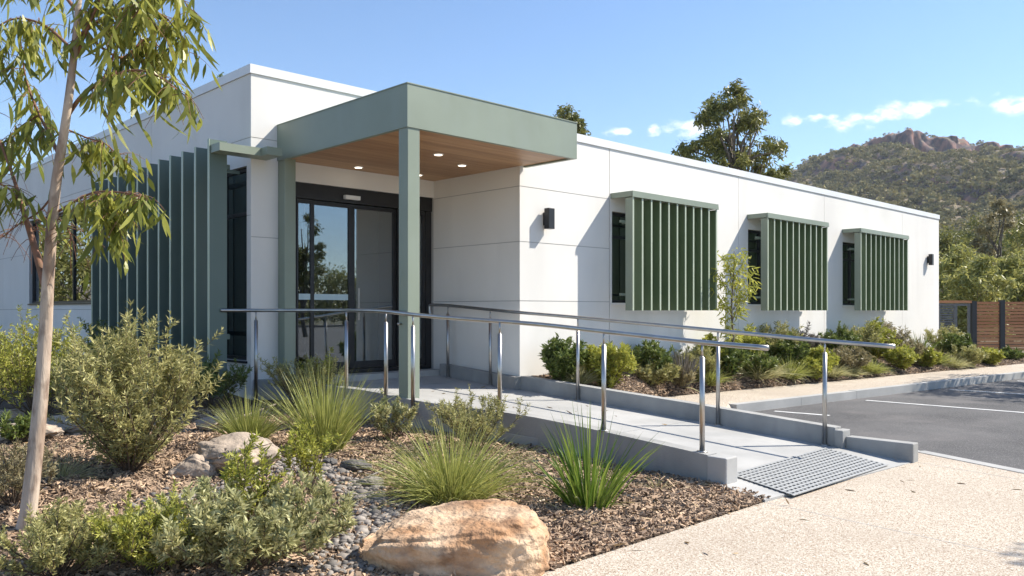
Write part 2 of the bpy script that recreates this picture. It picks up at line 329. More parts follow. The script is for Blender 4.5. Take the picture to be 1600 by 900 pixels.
# left kerb
LK = [(6.42,3.94),(6.36,6.2),(5.86,7.75),(5.84,9.2),(5.84,10.60)]
def kt(y): return min(.29+.0700*(y-3.94), .605)
pts = smooth_path([(p[0], p[1], 0) for p in LK], 5)[:, :2]; pts = pts[(pts[:, 1] >= 4.1)]
pts = np.vstack([[6.42, 4.10], pts])
prism(g := Geo(), [tuple(p) for p in pts]+[(p[0]+.15, p[1]) for p in pts[::-1]], -.05, lambda x, y: kt(y)); g.F[-1] = g.F[-1][:, ::-1]
# replace the concave caps by quads
g = Geo(); n = len(pts)
V = [(p[0], p[1], -.05) for p in pts]+[(p[0]+.15, p[1], -.05) for p in pts]+[(p[0], p[1], kt(p[1])) for p in pts]+[(p[0]+.15, p[1], kt(p[1])) for p in pts]
F = [(2*n+i, 3*n+i, 3*n+i+1, 2*n+i+1) for i in range(n-1)]+[(i, 2*n+i, 2*n+i+1, i+1) for i in range(n-1)]+[(n+i, n+i+1, 3*n+i+1, 3*n+i) for i in range(n-1)]+[(0, n, 3*n, 2*n), (n-1, 3*n-1, 4*n-1, 2*n-1)]
g.add(V, F); g.build('side_kerb', M['concd'], ramp)
def bevbox(name, x0, x1, y0, y1, z0, z1, m, parent, bev=.01, zt=None):
    bm = bmesh.new(); bmesh.ops.create_cube(bm, size=1)
    for v in bm.verts:
        v.co = Vector((x0 if v.co.x < 0 else x1, y0 if v.co.y < 0 else y1, z0 if v.co.z < 0 else z1))
        if zt and v.co.z == z1: v.co.z = zt(v.co.x, v.co.y)
    bmesh.ops.bevel(bm, geom=bm.edges[:], offset=bev, segments=2, affect='EDGES', profile=.5)
    me = bpy.data.meshes.new(name); bm.to_mesh(me); bm.free(); me.materials.append(m); o = bpy.data.objects.new(name, me); COL.objects.link(o)
    if parent:
        o.parent = parent
        if parent.type == 'EMPTY': o.location = tuple(-c for c in parent.location)
    return o
bevbox('kerb_end_block', 6.405, 6.60, 3.90, 4.10, -.05, .296, M['conc'], ramp, .012)
def ktr(y): return .293+.0672*(y-4.1)
RK = [(8.99,4.10),(8.93,6.0),(8.80,7.9),(8.735,8.83)]
g = Geo(); V = []; n = len(RK)
for dx, zf in ((0, lambda y: -.05), (.15, lambda y: -.05), (0, ktr), (.15, ktr)): V += [(p[0]+dx, p[1], zf(p[1])) for p in RK]
F = [(2*n+i, 3*n+i, 3*n+i+1, 2*n+i+1) for i in range(n-1)]+[(i, 2*n+i, 2*n+i+1, i+1) for i in range(n-1)]+[(n+i, n+i+1, 3*n+i+1, 3*n+i) for i in range(n-1)]+[(0, n, 3*n, 2*n), (n-1, 3*n-1, 4*n-1, 2*n-1)]
g.add(V, F); g.build('side_kerb', M['concd'], ramp)
g = Geo(); prism(g, [(8.62,8.83),(8.735,8.83),(8.735,10.61),(8.62,10.61)], .1, lambda x, y: ktr(y)-.01); g.build('side_kerb', M['concd'], ramp)
bevbox('kerb_end_block', 8.96, 9.16, 4.00, 4.098, -.05, .27, M['concd'], ramp, .01)
bevbox('kerb_end', 9.03, 9.18, 3.28, 3.998, -.05, .2, M['concd'], ramp, .01, zt=lambda x, y: .172+.08*(y-3.28))
# tactile grate
tp = thing('grate', (7.7, 3.8, .05), 'rectangular galvanised grate with rows of dark slots at the foot of the ramp', 'grate')
def az(y): return .010+max(0, y-3.3)*.1 if y < 3.94 else fz(y)+.004
P00, P10, P11, P01 = [np.array(onz(*p, .055)) for p in ((1240,768),(1385,722),(1290,706),(1143,747))]
def q(u, v): p = P00*(1-u)*(1-v)+P10*u*(1-v)+P11*u*v+P01*(1-u)*v; return np.array([p[0], p[1]])
def gq(g, u0, u1, v0, v1, z0, z1):
    p = [q(u0,v0), q(u1,v0), q(u1,v1), q(u0,v1)]
    prism(g, [tuple(a) for a in p], lambda x, y: az(y)+z0, lambda x, y: az(y)+z1)
gq(g := Geo(), 0, 1, 0, 1, .002, .006)
M['slot'] = mat('grate_shadow_steel', (.012,.012,.013), rough=.7); g.build('grate_bed', M['slot'], tp)
M['galv'] = mat('galvanised_steel', (.30,.31,.31), (.37,.37,.36), 30, .6, .0)
g = Geo(); nu, nv = 27, 12
for i in range(nu+1): gq(g, i/nu-.0058, i/nu+.0058, -.01, 1.01, .006, .012)
g.build('grate_bars', M['galv'], tp)
g = Geo()
for j in range(nv+1): gq(g, -.01, 1.01, j/nv-.019, j/nv+.019, .006, .0135)
g.build('grate_cross_bars', M['galv'], tp)

# ------------------------------------------------------------------ building
bld = thing('clinic_building', (8.7, 8.9, 0), 'long white single storey clinic building with taller left block and flat parapet roof', 'building')
def facade(axis, c, thick, out, joints_u, joints_v, opens, u0, u1, v0, v1, name='wall', m=None, core_u0=None):
    """panelled wall: axis 'x' runs along x at y=c, axis 'y' runs along y at x=c; out = sign of outward normal"""
    g = Geo(); jg = .0055
    us = sorted(set([u0, u1]+list(joints_u))); vs = sorted(set([v0, v1]+list(joints_v)))
    def emit(a, b, lo, hi, d0, d1):
        if b-a < .002 or hi-lo < .002: return
        if axis == 'x': box(g, a, b, min(c-out*d0, c-out*d1), max(c-out*d0, c-out*d1), lo, hi)
        else: box(g, min(c-out*d0, c-out*d1), max(c-out*d0, c-out*d1), a, b, lo, hi)
    def cells(a, b, lo, hi, d0, d1):
        uu = sorted(set([a, b]+[t for o in opens for t in o[:2] if a < t < b])); vv = sorted(set([lo, hi]+[t for o in opens for t in o[2:] if lo < t < hi]))
        for i in range(len(uu)-1):
            for j in range(len(vv)-1):
                mu, mv = (uu[i]+uu[i+1])/2, (vv[j]+vv[j+1])/2
                if any(o[0] < mu < o[1] and o[2] < mv < o[3] for o in opens): continue
                emit(uu[i], uu[i+1], vv[j], vv[j+1], d0, d1)
    for i in range(len(us)-1):
        for j in range(len(vs)-1):
            cells(us[i]+(jg if us[i] != u0 else 0), us[i+1]-(jg if us[i+1] != u1 else 0), vs[j]+(jg if vs[j] != v0 else 0), vs[j+1]-(jg if vs[j+1] != v1 else 0), 0, .007)
    g.build(name, m or M['wall'], bld)
    g = Geo(); cells(u0 if core_u0 is None else core_u0, u1, v0, v1, .007, thick); g.build(name+'_core', M['joint'], bld)
SCR = [(10.926, 13.489), (15.369, 18.067), (19.825, 22.782)]
ZP = 4.46; XE = 26.42
facade('x', Y0, .3, -1, [10.87], [1.745, 2.643, 3.48], [], X0, 10.87, .2, ZP-.13, 'front_wall', core_u0=X0+.3)
wins = [(a+.02, b-.1, 1.73, 3.28) for a, b in SCR]
facade('x', Y0, .3, -1, [15.02, 18.86, 23.6], [], wins, 10.884, XE, .1, ZP-.13, 'front_wall')
facade('y', X0, .3, -1, [], [1.745, 2.643, 3.48], [], Y0+.008, YD, .2, 3.80, 'return_wall')
facade('y', X0, .3, -1, [], [], [], Y0+.008, YD, 3.80, ZP-.13, 'return_wall_upper')
facade('y', XE, .3, 1, [12.5], [], [], Y0+.3, 24, .1, ZP-.13, 'end_wall')
# tall block: pier, lintel wall above door, shaded left wall
facade('x', YD, .35, -1, [], [2.643, 4.05], [(6.14, 8.75, .0, 3.5)], XW, 9.2, .0, 4.95, 'entrance_wall', core_u0=XW+.3)
facade('y', XW, .3, -1, [14.6, 17.4, 22.5, 26.5], [1.62, 2.95, 4.05], [(11.06, 15.4, .88, 3.66), (17.68, 22.3, 1.76, 3.74)], YD+.008, 34, .0, 4.95, 'side_wall')
g = Geo()
box(g, X0-.02, XE+.02, Y0-.02, Y0+.32, ZP-.127, ZP); box(g, XE-.3, XE+.02, Y0+.325, 24, ZP-.127, ZP)
box(g, X0-.02, X0+.3, Y0+.325, YD-.03, ZP-.127, ZP)
g.build('parapet_coping', M['coping'], bld)
g = Geo(); box(g, XW-.02, 9.22, YD-.02, YD+.37, 4.953, 5.08); box(g, XW-.02, XW+.32, YD+.375, 34.02, 4.953, 5.08); g.build('parapet_coping', M['coping'], bld)
g = Geo(); box(g, X0+.3, XE-.3, Y0+.33, 24, 4.0, 4.15); g.build('roof', M['coping'], bld)
g = Geo(); box(g, XW+.32, 9.2, YD+.37, 34, 4.5, 4.65); box(g, 8.9, 9.2, YD+.37, 34, 4.15, 4.94); g.build('roof', M['coping'], bld)
# rooms behind the glass
g = Geo(); box(g, XW+.35, 8.9, YD+.36, 16.5, .5, .62); box(g, 9.0, 9.1, YD+.4, 16.5, .62, 4.0); box(g, XW+.35, 9.1, 16.5, 16.6, .62, 4.0); box(g, XW+.35, 9.1, YD+.36, 16.6, 4.0, 4.1)
g.build('interior_room', M['inner'], bld)
g = Geo(); box(g, 7.5, 9.0, 12.9, 13.0, .62, 4.0); g.build('interior_partition', M['blind'], bld)
g = Geo(); box(g, X0+.35, XE-.35, 11.4, 11.5, .5, 4.0); box(g, XW+1.2, XW+1.3, 17, 24, .5, 4); g.build('interior_wall', M['inner'], bld)
# front windows behind the screens
def window(axis, c, a, b, lo, hi, mull, trans=None, depth=.11, fw=.05, blind=False):
    def bb(g, u0, u1, v0, v1, d0, d1):
        if axis == 'x': box(g, u0, u1, c+d0, c+d1, v0, v1)
        else: box(g, c+d0, c+d1, u0, u1, v0, v1)
    g = Geo(); d0, d1 = depth-.04, depth+.03
    bb(g, a, b, lo, lo+fw, d0, d1); bb(g, a, b, hi-fw, hi, d0, d1); bb(g, a, a+fw, lo+fw, hi-fw, d0, d1); bb(g, b-fw, b, lo+fw, hi-fw, d0, d1)
    for u in mull: bb(g, u-fw/2, u+fw/2, lo+fw, hi-fw, d0+.004, d1-.004)
    for z in (trans or []): bb(g, a+fw, b-fw, z-fw/2, z+fw/2, d0+.008, d1-.008)
    fr = g.build('window', M['dark'], bld)
    g = Geo(); bb(g, a+fw*.5, b-fw*.5, lo+fw*.5, hi-fw*.5, depth-.004, depth+.004); g.build('glass', M['wglass'], fr)
    g = Geo(); bb(g, a-.02, b+.02, lo-.035, lo-.003, -.03, .14); g.build('sill', M['dark'] if axis == 'y' else M['coping'], fr)
    return fr
for (a, b, lo, hi) in wins: window('x', Y0, a, b, lo, hi, [a+.62, a+1.5], [hi-.42])
window('y', XW, 11.06, 15.4, .88, 3.66, [11.95, 12.9, 13.9], [3.0])
window('y', XW, 17.68, 22.3, 1.76, 3.74, [19.2, 20.8])
# automatic glass door
door = None
g = Geo(); dy0, dy1 = YD+.06, YD+.16
box(g, 6.14, 8.75, dy0-.02, dy1+.08, 3.27, 3.497)                       # header
box(g, 6.143, 6.20, dy0, dy1, .62, 3.267); box(g, 8.63, 8.747, dy0, dy1, .62, 3.267)
box(g, 6.20, 8.63, dy0, dy1, .622, .68); 
door = g.build('sliding_door', M['dark'], bld)
def leaf(a, b, dy, st=.055):
    g = Geo(); y0, y1 = dy0+dy, dy0+dy+.045
    box(g, a, a+st, y0, y1, .69, 3.26); box(g, b-st, b, y0, y1, .69, 3.26); box(g, a+st, b-st, y0, y1, .69, .80); box(g, a+st, b-st, y0, y1, 3.20, 3.26)
    g.build('door_leaf', M['dark'], door)
    g = Geo(); box(g, a+st*.6, b-st*.6, y0+.018, y0+.026, .76, 3.23); g.build('door_glass', M['glass'], door)
leaf(6.21, 6.475, .0, .03); leaf(6.48, 7.20, .05); leaf(7.20, 8.05, .052); leaf(8.05, 8.62, .0, .06)
g = Geo(); box(g, 6.25, 6.45, dy0+.010, dy0+.014, 1.76, 1.85); box(g, 6.54, 7.14, dy0+.060, dy0+.064, 1.76, 1.85); g.build('frosted_strip', M['frost'], door)
g = Geo(); box(g, 7.0, 7.27, dy0-.09, dy0-.023, 3.32, 3.38); g.build('door_sensor', M['white'], door)
g = Geo(); tube(g, [(7.31, dy0+.02, 1.45),(7.31, dy0+.02, 1.95)], .012, 8); g.build('door_handle', M['steel'], door)

# slatted sun screens
for (a, b) in SCR:
    g = Geo(); yb, yf = Y0-.003, Y0-.45; zt, zb = 3.58, 1.60
    box(g, a-.02, b+.02, yf-.02, yb, zt-.035, zt)             # top plate
    box(g, a-.02, b+.02, yf-.025, yf-.025+.03, zt-.10, zt-.036); box(g, a-.02, a+.01, yf+.012, yb, zt-.09, zt-.036); box(g, b-.01, b+.02, yf+.012, yb, zt-.09, zt-.036)
    box(g, a+.03, b-.03, yf+.265, yf+.30, zb+.25, zb+.29); box(g, a+.03, b-.03, yf+.265, yf+.30, zt-.5, zt-.46)
    for xx in (a+.3, b-.3):
        for zz in (zb+.27, zt-.48): box(g, xx-.02, xx+.02, yf+.30, yb, zz-.018, zz+.018)
    sc = g.build('sun_screen', M['green'], bld)
    for k in range(11):
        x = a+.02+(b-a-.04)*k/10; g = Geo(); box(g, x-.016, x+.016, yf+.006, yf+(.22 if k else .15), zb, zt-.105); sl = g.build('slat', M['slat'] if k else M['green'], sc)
        g = Geo(); box(g, x-.019, x+.019, yf-.004, yf+.0055, zb-.004, zt-.102); g.build('slat_lit_edge', M['lit_edge'], sc)  # added strip, its pale colour stands in for sun on the slat edge
# tall blades on the shaded wall
g = Geo(); box(g, 5.10, 5.16, 10.95, 15.75, 3.55, 3.62); box(g, 5.10, 5.16, 10.95, 15.75, 1.2, 1.27)
for y in (11.3, 13.3, 15.3): box(g, 5.16, XW-.003, y-.03, y+.03, 3.56, 3.61)
bs = g.build('blade_screen', M['blade'], bld)
for k in range(12):
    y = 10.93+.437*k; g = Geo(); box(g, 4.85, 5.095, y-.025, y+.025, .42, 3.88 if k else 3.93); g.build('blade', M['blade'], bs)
    g = Geo(); box(g, 4.842, 4.8495, y-.028, y+.028, .42, 3.885 if k else 3.935); g.build('blade_lit_edge', M['lit_edge'], bs)  # added strip on the same paint, paled to imitate sky light
g = Geo(); box(g, 4.86, 5.455, 10.62, 10.90, 3.74, 3.85); box(g, 5.455, 5.68, 10.45, 10.90, 3.74, 3.85); g.build('blade_hood', M['green'], bs)

# canopy
XC, YC, XR = 5.86, 7.81, 8.80; ZB, ZT = 3.76, 4.27
XR2 = 8.86
g = Geo(); 
box(g, XC, XR2, YC, YC+.06, ZB, ZT); box(g, XC, XC+.06, YC+.06, YD-.004, ZB, ZT); box(g, XR2-.06, XR2, YC+.06, Y0-.022, ZB, ZT)
box(g, XC+.06, XR2-.06, YC+.06, Y0-.022, ZT-.06, ZT-.02); box(g, XC+.06, X0-.03, Y0-.022, YD-.025, ZT-.06, ZT-.02)
can = g.build('entrance_canopy', M['green'], bld)
g = Geo(); box(g, XC-.008, XR2+.008, YC-.008, YC+.02, ZT, ZT+.012); box(g, XC-.008, XC+.03, YC+.02, YD-.004, ZT, ZT+.012); g.build('canopy_edge_trim', M['green'], can)
g = Geo(); y = YC+.065
while y < YD-.03:
    y2 = min(y+.135, YD-.006); xr = XR2-.065 if y2 < Y0-.02 else X0-.004
    box(g, XC+.063, xr, y, y2-.005, ZB+.02, ZB+.035); y = y2
g.build('soffit', M['soffit'], can)
bevbox('column', XC+.012, XC+.19, YC+.012, YC+.19, .52, ZB+.02, M['green'], can, .006)
bevbox('column', XC+.012, XC+.19, YD-.20, YD-.01, .3, ZB+.02, M['green'], can, .006)
k = 0
for (px, py) in ((685,241),(560,261),(654,273),(722,258)):
    d = ray(px, py); t = (ZB+.018-EYE)/d[2]; x, y = d[0]*t, d[1]*t
    dl = thing('downlight', (x, y, ZB), ['round white downlight in the timber soffit nearest the front right edge', 'round downlight in the timber soffit left of the front column', 'round downlight in the soffit just right of the front column', 'round downlight in the soffit beside the return wall'][k], 'downlight', 'recessed lights in the timber soffit'); k += 1
    g = Geo(); tube(g, [(x, y, ZB+.019),(x, y, ZB+.008)], [.075, .072], 20); g.build('trim', M['white'], dl)
    g = Geo(); tube(g, [(x, y, ZB+.0079),(x, y, ZB+.004)], [.055, .053], 20); g.build('lens', M['lit'], dl)
# wall lamps
for (x, z, lab) in ((9.30, 3.02, 'dark up and down wall lamp on the white wall beside the entrance corner'), (25.5, 3.08, 'dark small wall lamp near the far end of the long white wall')):
    wl = thing('wall_lamp', (x, Y0, z), lab, 'wall lamp', 'lamps on the long white wall')
    bevbox('lamp_body', x-.065, x+.065, Y0-.15, Y0-.045, z-.16, z+.16, M['dark'], wl, .006); bevbox('mounting_plate', x-.045, x+.045, Y0-.045, Y0-.002, z-.10, z+.10, M['dark'], wl, .004)

# ------------------------------------------------------------------ handrails
def rail_thing(label, path, posts, rr=.024, pr=.0245, extra=None):
    th = thing('handrail', (path[0][0], path[0][1], 0), label, 'handrail')
    g = Geo(); tube(g, path, rr, 12); g.build('rail', M['steel'], th, True)
    for (x, y, z0, z1) in posts:
        g = Geo(); tube(g, [(x, y, z0),(x, y, z1-.14)], pr, 12); tube(g, [(x, y, z1-.14),(x, y, z1-.125)], [pr, .012], 12); tube(g, [(x, y, z1-.14),(x, y, z1-.01)], .011, 8)
        tube(g, [(x, y, z0-.002),(x, y, z0+.008)], .05, 14); g.build('post', M['steel'], th, True)
    return th
def nx(y): return float(np.interp(y, [3.94, 6.2, 7.5, 8.5, 9.4, 11], [6.5, 6.42, 5.85, 5.815, 5.88, 5.4]))
def nzr(y): return min(kt(y)+1.0, 1.6)
posts = []
for px in (396, 541, 603, 645, 781, 943, 1097):
    d = ray(px, 485); ys_ = np.linspace(3.9, 10.85, 600); k = np.argmin([abs(nx(yy)/yy-d[0]/d[1]) for yy in ys_]); yy = ys_[k]
    posts.append((nx(yy), yy, kt(yy)+(.001 if nx(yy) > 5.9 else -.14), nzr(yy)))
posts[0] = (5.42, 10.70, .3, 1.6)
pth = [(5.0, 10.90, 1.6),(5.15, 10.86, 1.6),(5.42, 10.70, 1.6)]+[(nx(y), y, nzr(y)) for y in (9.9, 9.3, 8.7, 8.2, 7.75, 7.4, 6.9, 6.2, 5.2, 4.2)]+[(6.50, 3.55, nzr(3.75))]
hr = rail_thing('long stainless steel handrail on the garden side of the ramp', smooth_path(pth, 4), posts)
g = Geo(); tube(g, [(5.82, 7.95, 1.44),(5.875, 7.95, 1.44)], .014, 8); g.build('column_bracket', M['steel'], hr, True)
def rx(y): return float(np.interp(y, [4.1, 6.0, 7.9, 8.83, 10.7], [8.96, 8.90, 8.77, 8.60, 8.58]))
def rzz(y): return min(fz(y)+1.17, 1.69)
posts = []
for px in (700, 766, 903, 1122, 1289):
    d = ray(px, 485); ys_ = np.linspace(3.9, 10.6, 600); k = np.argmin([abs(rx(yy)/yy-d[0]/d[1]) for yy in ys_]); yy = ys_[k]; posts.append((rx(yy)-.0, yy, fz(yy)+.001, rzz(yy)))
pth = [(8.56, 10.78, 1.52),(8.56, 10.80, 1.66),(8.57, 10.74, 1.69)]+[(rx(y), y, rzz(y)) for y in (10.3, 9.6, 8.83, 7.9, 7, 6, 5, 4.2)]+[(8.99, 3.45, rzz(3.6))]
rail_thing('stainless steel handrail along the building side of the ramp', smooth_path(pth, 4), posts)

# ------------------------------------------------------------------ fence at the far right
fn = thing('timber_fence', at(1530, 29, .1), 'brown horizontal slat timber fence with dark posts at the car park end', 'fence')
def fpt(px): v = at(px, 29+(px-1467)*.004); return np.array(v[:2])
def fbox(g, pa, pb, z0, z1, th=.03, dd=0):
    a, b = fpt(pa), fpt(pb); d = (b-a)/np.linalg.norm(b-a); n = np.array([-d[1], d[0]]); a = a+n*dd; b = b+n*dd
    prism(g, [a-n*th/2, b-n*th/2, b+n*th/2, a+n*th/2], z0, z1)
for (pa, pb) in ((1525,1561),(1569,1640),(1648,1720),(1728,1800),(1808, 1900)):
    g = Geo(); z = .16
    while z < 1.86: fbox(g, pa, pb, z, z+.095, .022); z += .118
    g.build('slat_panel', M['fencewood'], fn)
for pc in (1521, 1565, 1644, 1724, 1804):
    g = Geo(); fbox(g, pc-3.6, pc+3.6, .0, 1.97 if pc > 1530 else 1.93, .12); g.build('post', M['fencepost'], fn)
gt = thing('side_gate', at(1492, 29, .1), 'grey framed side gate between the white wall end and the timber fence', 'gate')
g = Geo(); fbox(g, 1465, 1517, 1.86, 1.95, .10); g.build('top_rail', M['fencewood'], gt)
g = Geo(); fbox(g, 1466, 1469, .1, 1.85, .06); fbox(g, 1490, 1495, .1, 1.85, .06); fbox(g, 1512, 1515, .1, 1.85, .06); fbox(g, 1469, 1512, 1.76, 1.845, .05); g.build('gate_frame', M['gatem'], gt)
g = Geo(); z = .15
while z < 1.7: fbox(g, 1469, 1490, z, z+.06, .02); z += .085
g.build('slat_panel', M['gatem'], gt)

# ------------------------------------------------------------------ rocks
def rockmesh(name, c, size, m, parent=None, seed=0, rot=0, pts=None, sub=4, amp=.05, flat=.0):
    rs = random.Random(seed); bm = bmesh.new()
    if pts is None:
        pts = []
        for _ in range(16):
            v = Vector((rs.gauss(0,1), rs.gauss(0,1), rs.gauss(0,1))).normalized(); v = Vector((v.x, v.y, max(-.6, min(.8, v.z)))); pts.append(v)
    for p in pts: bm.verts.new(Vector(p))
    bmesh.ops.convex_hull(bm, input=bm.verts[:])
    bmesh.ops.delete(bm, geom=[v for v in bm.verts if not v.link_faces], context='VERTS')
    bmesh.ops.bevel(bm, geom=bm.edges[:], offset=.10, segments=2, affect='EDGES')
    bmesh.ops.triangulate(bm, faces=bm.faces[:])
    for _ in range(sub):
        if len(bm.verts) > 16000: break
        bmesh.ops.subdivide_edges(bm, edges=[e for e in bm.edges if e.calc_length() > .07], cuts=1, use_grid_fill=False); bmesh.ops.triangulate(bm, faces=bm.faces[:])
    for _ in range(2): bmesh.ops.smooth_vert(bm, verts=bm.verts[:], factor=.4, use_axis_x=True, use_axis_y=True, use_axis_z=True)
    bm.normal_update()
    for v in bm.verts:
        p = v.co*1.7+Vector((seed*3.1, 0, 0)); d = noise.fractal(p, .8, 2.1, 5)*amp + (abs(noise.noise(v.co*3.1+Vector((seed,5,0))))-.2)*amp*.8
        lay = math.sin((v.co.z*9+noise.noise(v.co*1.5)*2))*amp*.12
        v.co += v.normal*(d+lay)
    cr, sr = math.cos(rot), math.sin(rot)
    for v in bm.verts:
        x, y, z = v.co.x*size[0], v.co.y*size[1], v.co.z*size[2]; v.co = Vector((x*cr-y*sr, x*sr+y*cr, z))
    me = bpy.data.meshes.new(name); bm.to_mesh(me); bm.free(); me.materials.append(m)
    for p in me.polygons: p.use_smooth = True
    o = bpy.data.objects.new(name, me); COL.objects.link(o); o.location = c; return o
va = FA-R(90)
bp = [(-1,-.45,-.9),(-1,-.5,.15),(-.88,-.7,.35),(-.45,-.95,.48),(-.3,-1,-.9),(.35,-1,.45),(.72,-.85,.72),(.55,-1,-.9),(1,-.5,-.9),(.98,-.35,.5),(.8,.1,.98),(.95,.5,.1),(.9,.7,-.9),(.45,.7,1.0),(-.1,.65,.95),(-.35,.2,.80),(-.7,.35,.5),(-.9,.5,.2),(-.8,.8,-.9),(0,1,.3),(0,1,-.9)]
x, y, z = ongr(712, 872, gz)
o = rockmesh('sandstone_boulder', (x, y, .13), (.60, .40, .235), M['sand'], rot=va, pts=bp, seed=3, sub=5, amp=.055); tag(o, 'large flat topped orange sandstone boulder at the front edge of the garden', 'boulder')
rocks = [(372,735,.44,.30,.30,'rock','large pale rounded rock left of the yellow green grass clump'),(300,745,.22,.17,.17,'rock','small pale rock against the left side of the large rounded rock'),
 (40,685,.46,.30,.16,'rock','flat pale rock slab at the left edge behind the tree trunk'),(112,676,.46,.28,.17,'rock','flat pale rock slab between tree trunk and grey green shrub'),(20,655,.3,.2,.1,'rock','small pale rock slab at the far left edge'),
 (335,672,.28,.18,.14,'rock','pale stone behind the grey green shrub'),(556,738,.17,.12,.10,'pebble','dark grey stone at the upper end of the pebble bed'),(580,760,.15,.11,.08,'pebble','dark grey stone lower down beside the pebble bed'),(690,790,.13,.09,.05,'pebble','grey stone under the large grass clump'),(515,728,.09,.08,.06,'pebble','small grey stone beneath the middle grass clump'),
 (1075,800,0,0,0,'','')]
for k, (px, py, a, b, h, mm, lab) in enumerate(rocks):
    if not a: continue
    x, y, z = ongr(px, py, gz); o = rockmesh('rock' if mm == 'rock' else 'stone', (x, y, z+h*.35), (a, b, h), M[mm], seed=k+11, rot=va+random.uniform(-.3,.3), sub=3, amp=.10)
    tag(o, lab, 'rock', 'rocks in the front garden')
# pebbles of the dry creek
bm = bmesh.new(); bmesh.ops.create_icosphere(bm, subdivisions=1, radius=1); tv = np.array([v.co[:] for v in bm.verts]); tf = np.array([[v.index for v in f.verts] for f in bm.faces]); bm.free()
cr = [ongr(*p, gz)[:2] for p in ((250,790),(345,770),(430,735),(500,735),(560,770),(600,800),(560,850),(540,895))]; cr = smooth_path([(a, b, 0) for a, b in cr], 10)[:, :2]
P = []
for _ in range(1900):
    i = random.randrange(len(cr)); wd = .19; x, y = cr[i]+rng.normal(size=2)*wd*.55
    if y < 3.5: continue
    P.append((x, y, gz(x, y)+random.uniform(.0,.03)))
P = np.array(P); N = len(P); s = (rng.uniform(.014,.034,N)*(1+(rng.random(N) > .93)*.9))[:, None]*np.stack([rng.uniform(.8,1.4,N), rng.uniform(.7,1.1,N), rng.uniform(.45,.7,N)], 1)
an = rng.uniform(0, 6.28, N); tvv = tv[None]*(1+rng.normal(size=(N, len(tv), 1))*.07)*s[:, None]; X = tvv[..., 0]*np.cos(an)[:, None]-tvv[..., 1]*np.sin(an)[:, None]; Yy = tvv[..., 0]*np.sin(an)[:, None]+tvv[..., 1]*np.cos(an)[:, None]
V = np.stack([X, Yy, tvv[..., 2]], -1)+P[:, None]
g = Geo(); g.add(V.reshape(-1, 3), (tf[None]+(np.arange(N)*len(tv))[:, None, None]).reshape(-1, 3)); tag(g.build('pebbles', M['pebble'], None, True), 'grey river pebbles of the dry creek bed winding through the mulch', 'pebbles', kind='stuff')

# ------------------------------------------------------------------ plants
def tuft(loc, h, spread, n, m, label, group=None, wd=.008, name='grass_clump', droop=.5, cat='grass clump', seed=1):
    rs = np.random.default_rng(seed); th = thing(name, loc, label, cat, group); x, y, z = loc
    r = rs.random(n)**.6; a = rs.uniform(0, 6.283, n); base = np.stack([x+np.cos(a)*r*spread*.18, y+np.sin(a)*r*spread*.18, np.full(n, z-.02)], 1)
    lean = r*spread/h*.75*rs.uniform(.5, 1.15, n)
    a2 = a+rs.normal(size=n)*.35
    D = unit(np.stack([np.cos(a2)*lean, np.sin(a2)*lean, np.ones(n)], 1)); L = h*rs.uniform(.55, 1.08, n)*(1-.12*r)
    bend = np.stack([np.cos(a2), np.sin(a2), -np.ones(n)*.9], 1)*(droop*r*rs.uniform(.2, 1, n))[:, None]
    g = Geo(); blades(g, base, D, L, wd*rs.uniform(.6, 1.3, n), bend, GRASS, rs); g.build('blades', m, th)
    nd = max(8, n//9); k = rs.integers(0, n, nd); g = Geo(); D2 = unit(D[k]*[1,1,.35]+rs.normal(size=(nd,3))*.15)
    blades(g, base[k], D2, L[k]*.6, wd*.8, np.tile([0,0,-.45], (nd,1)), GRASS, rs); g.build('dry_blades', M['grass_p'], th)
    return th
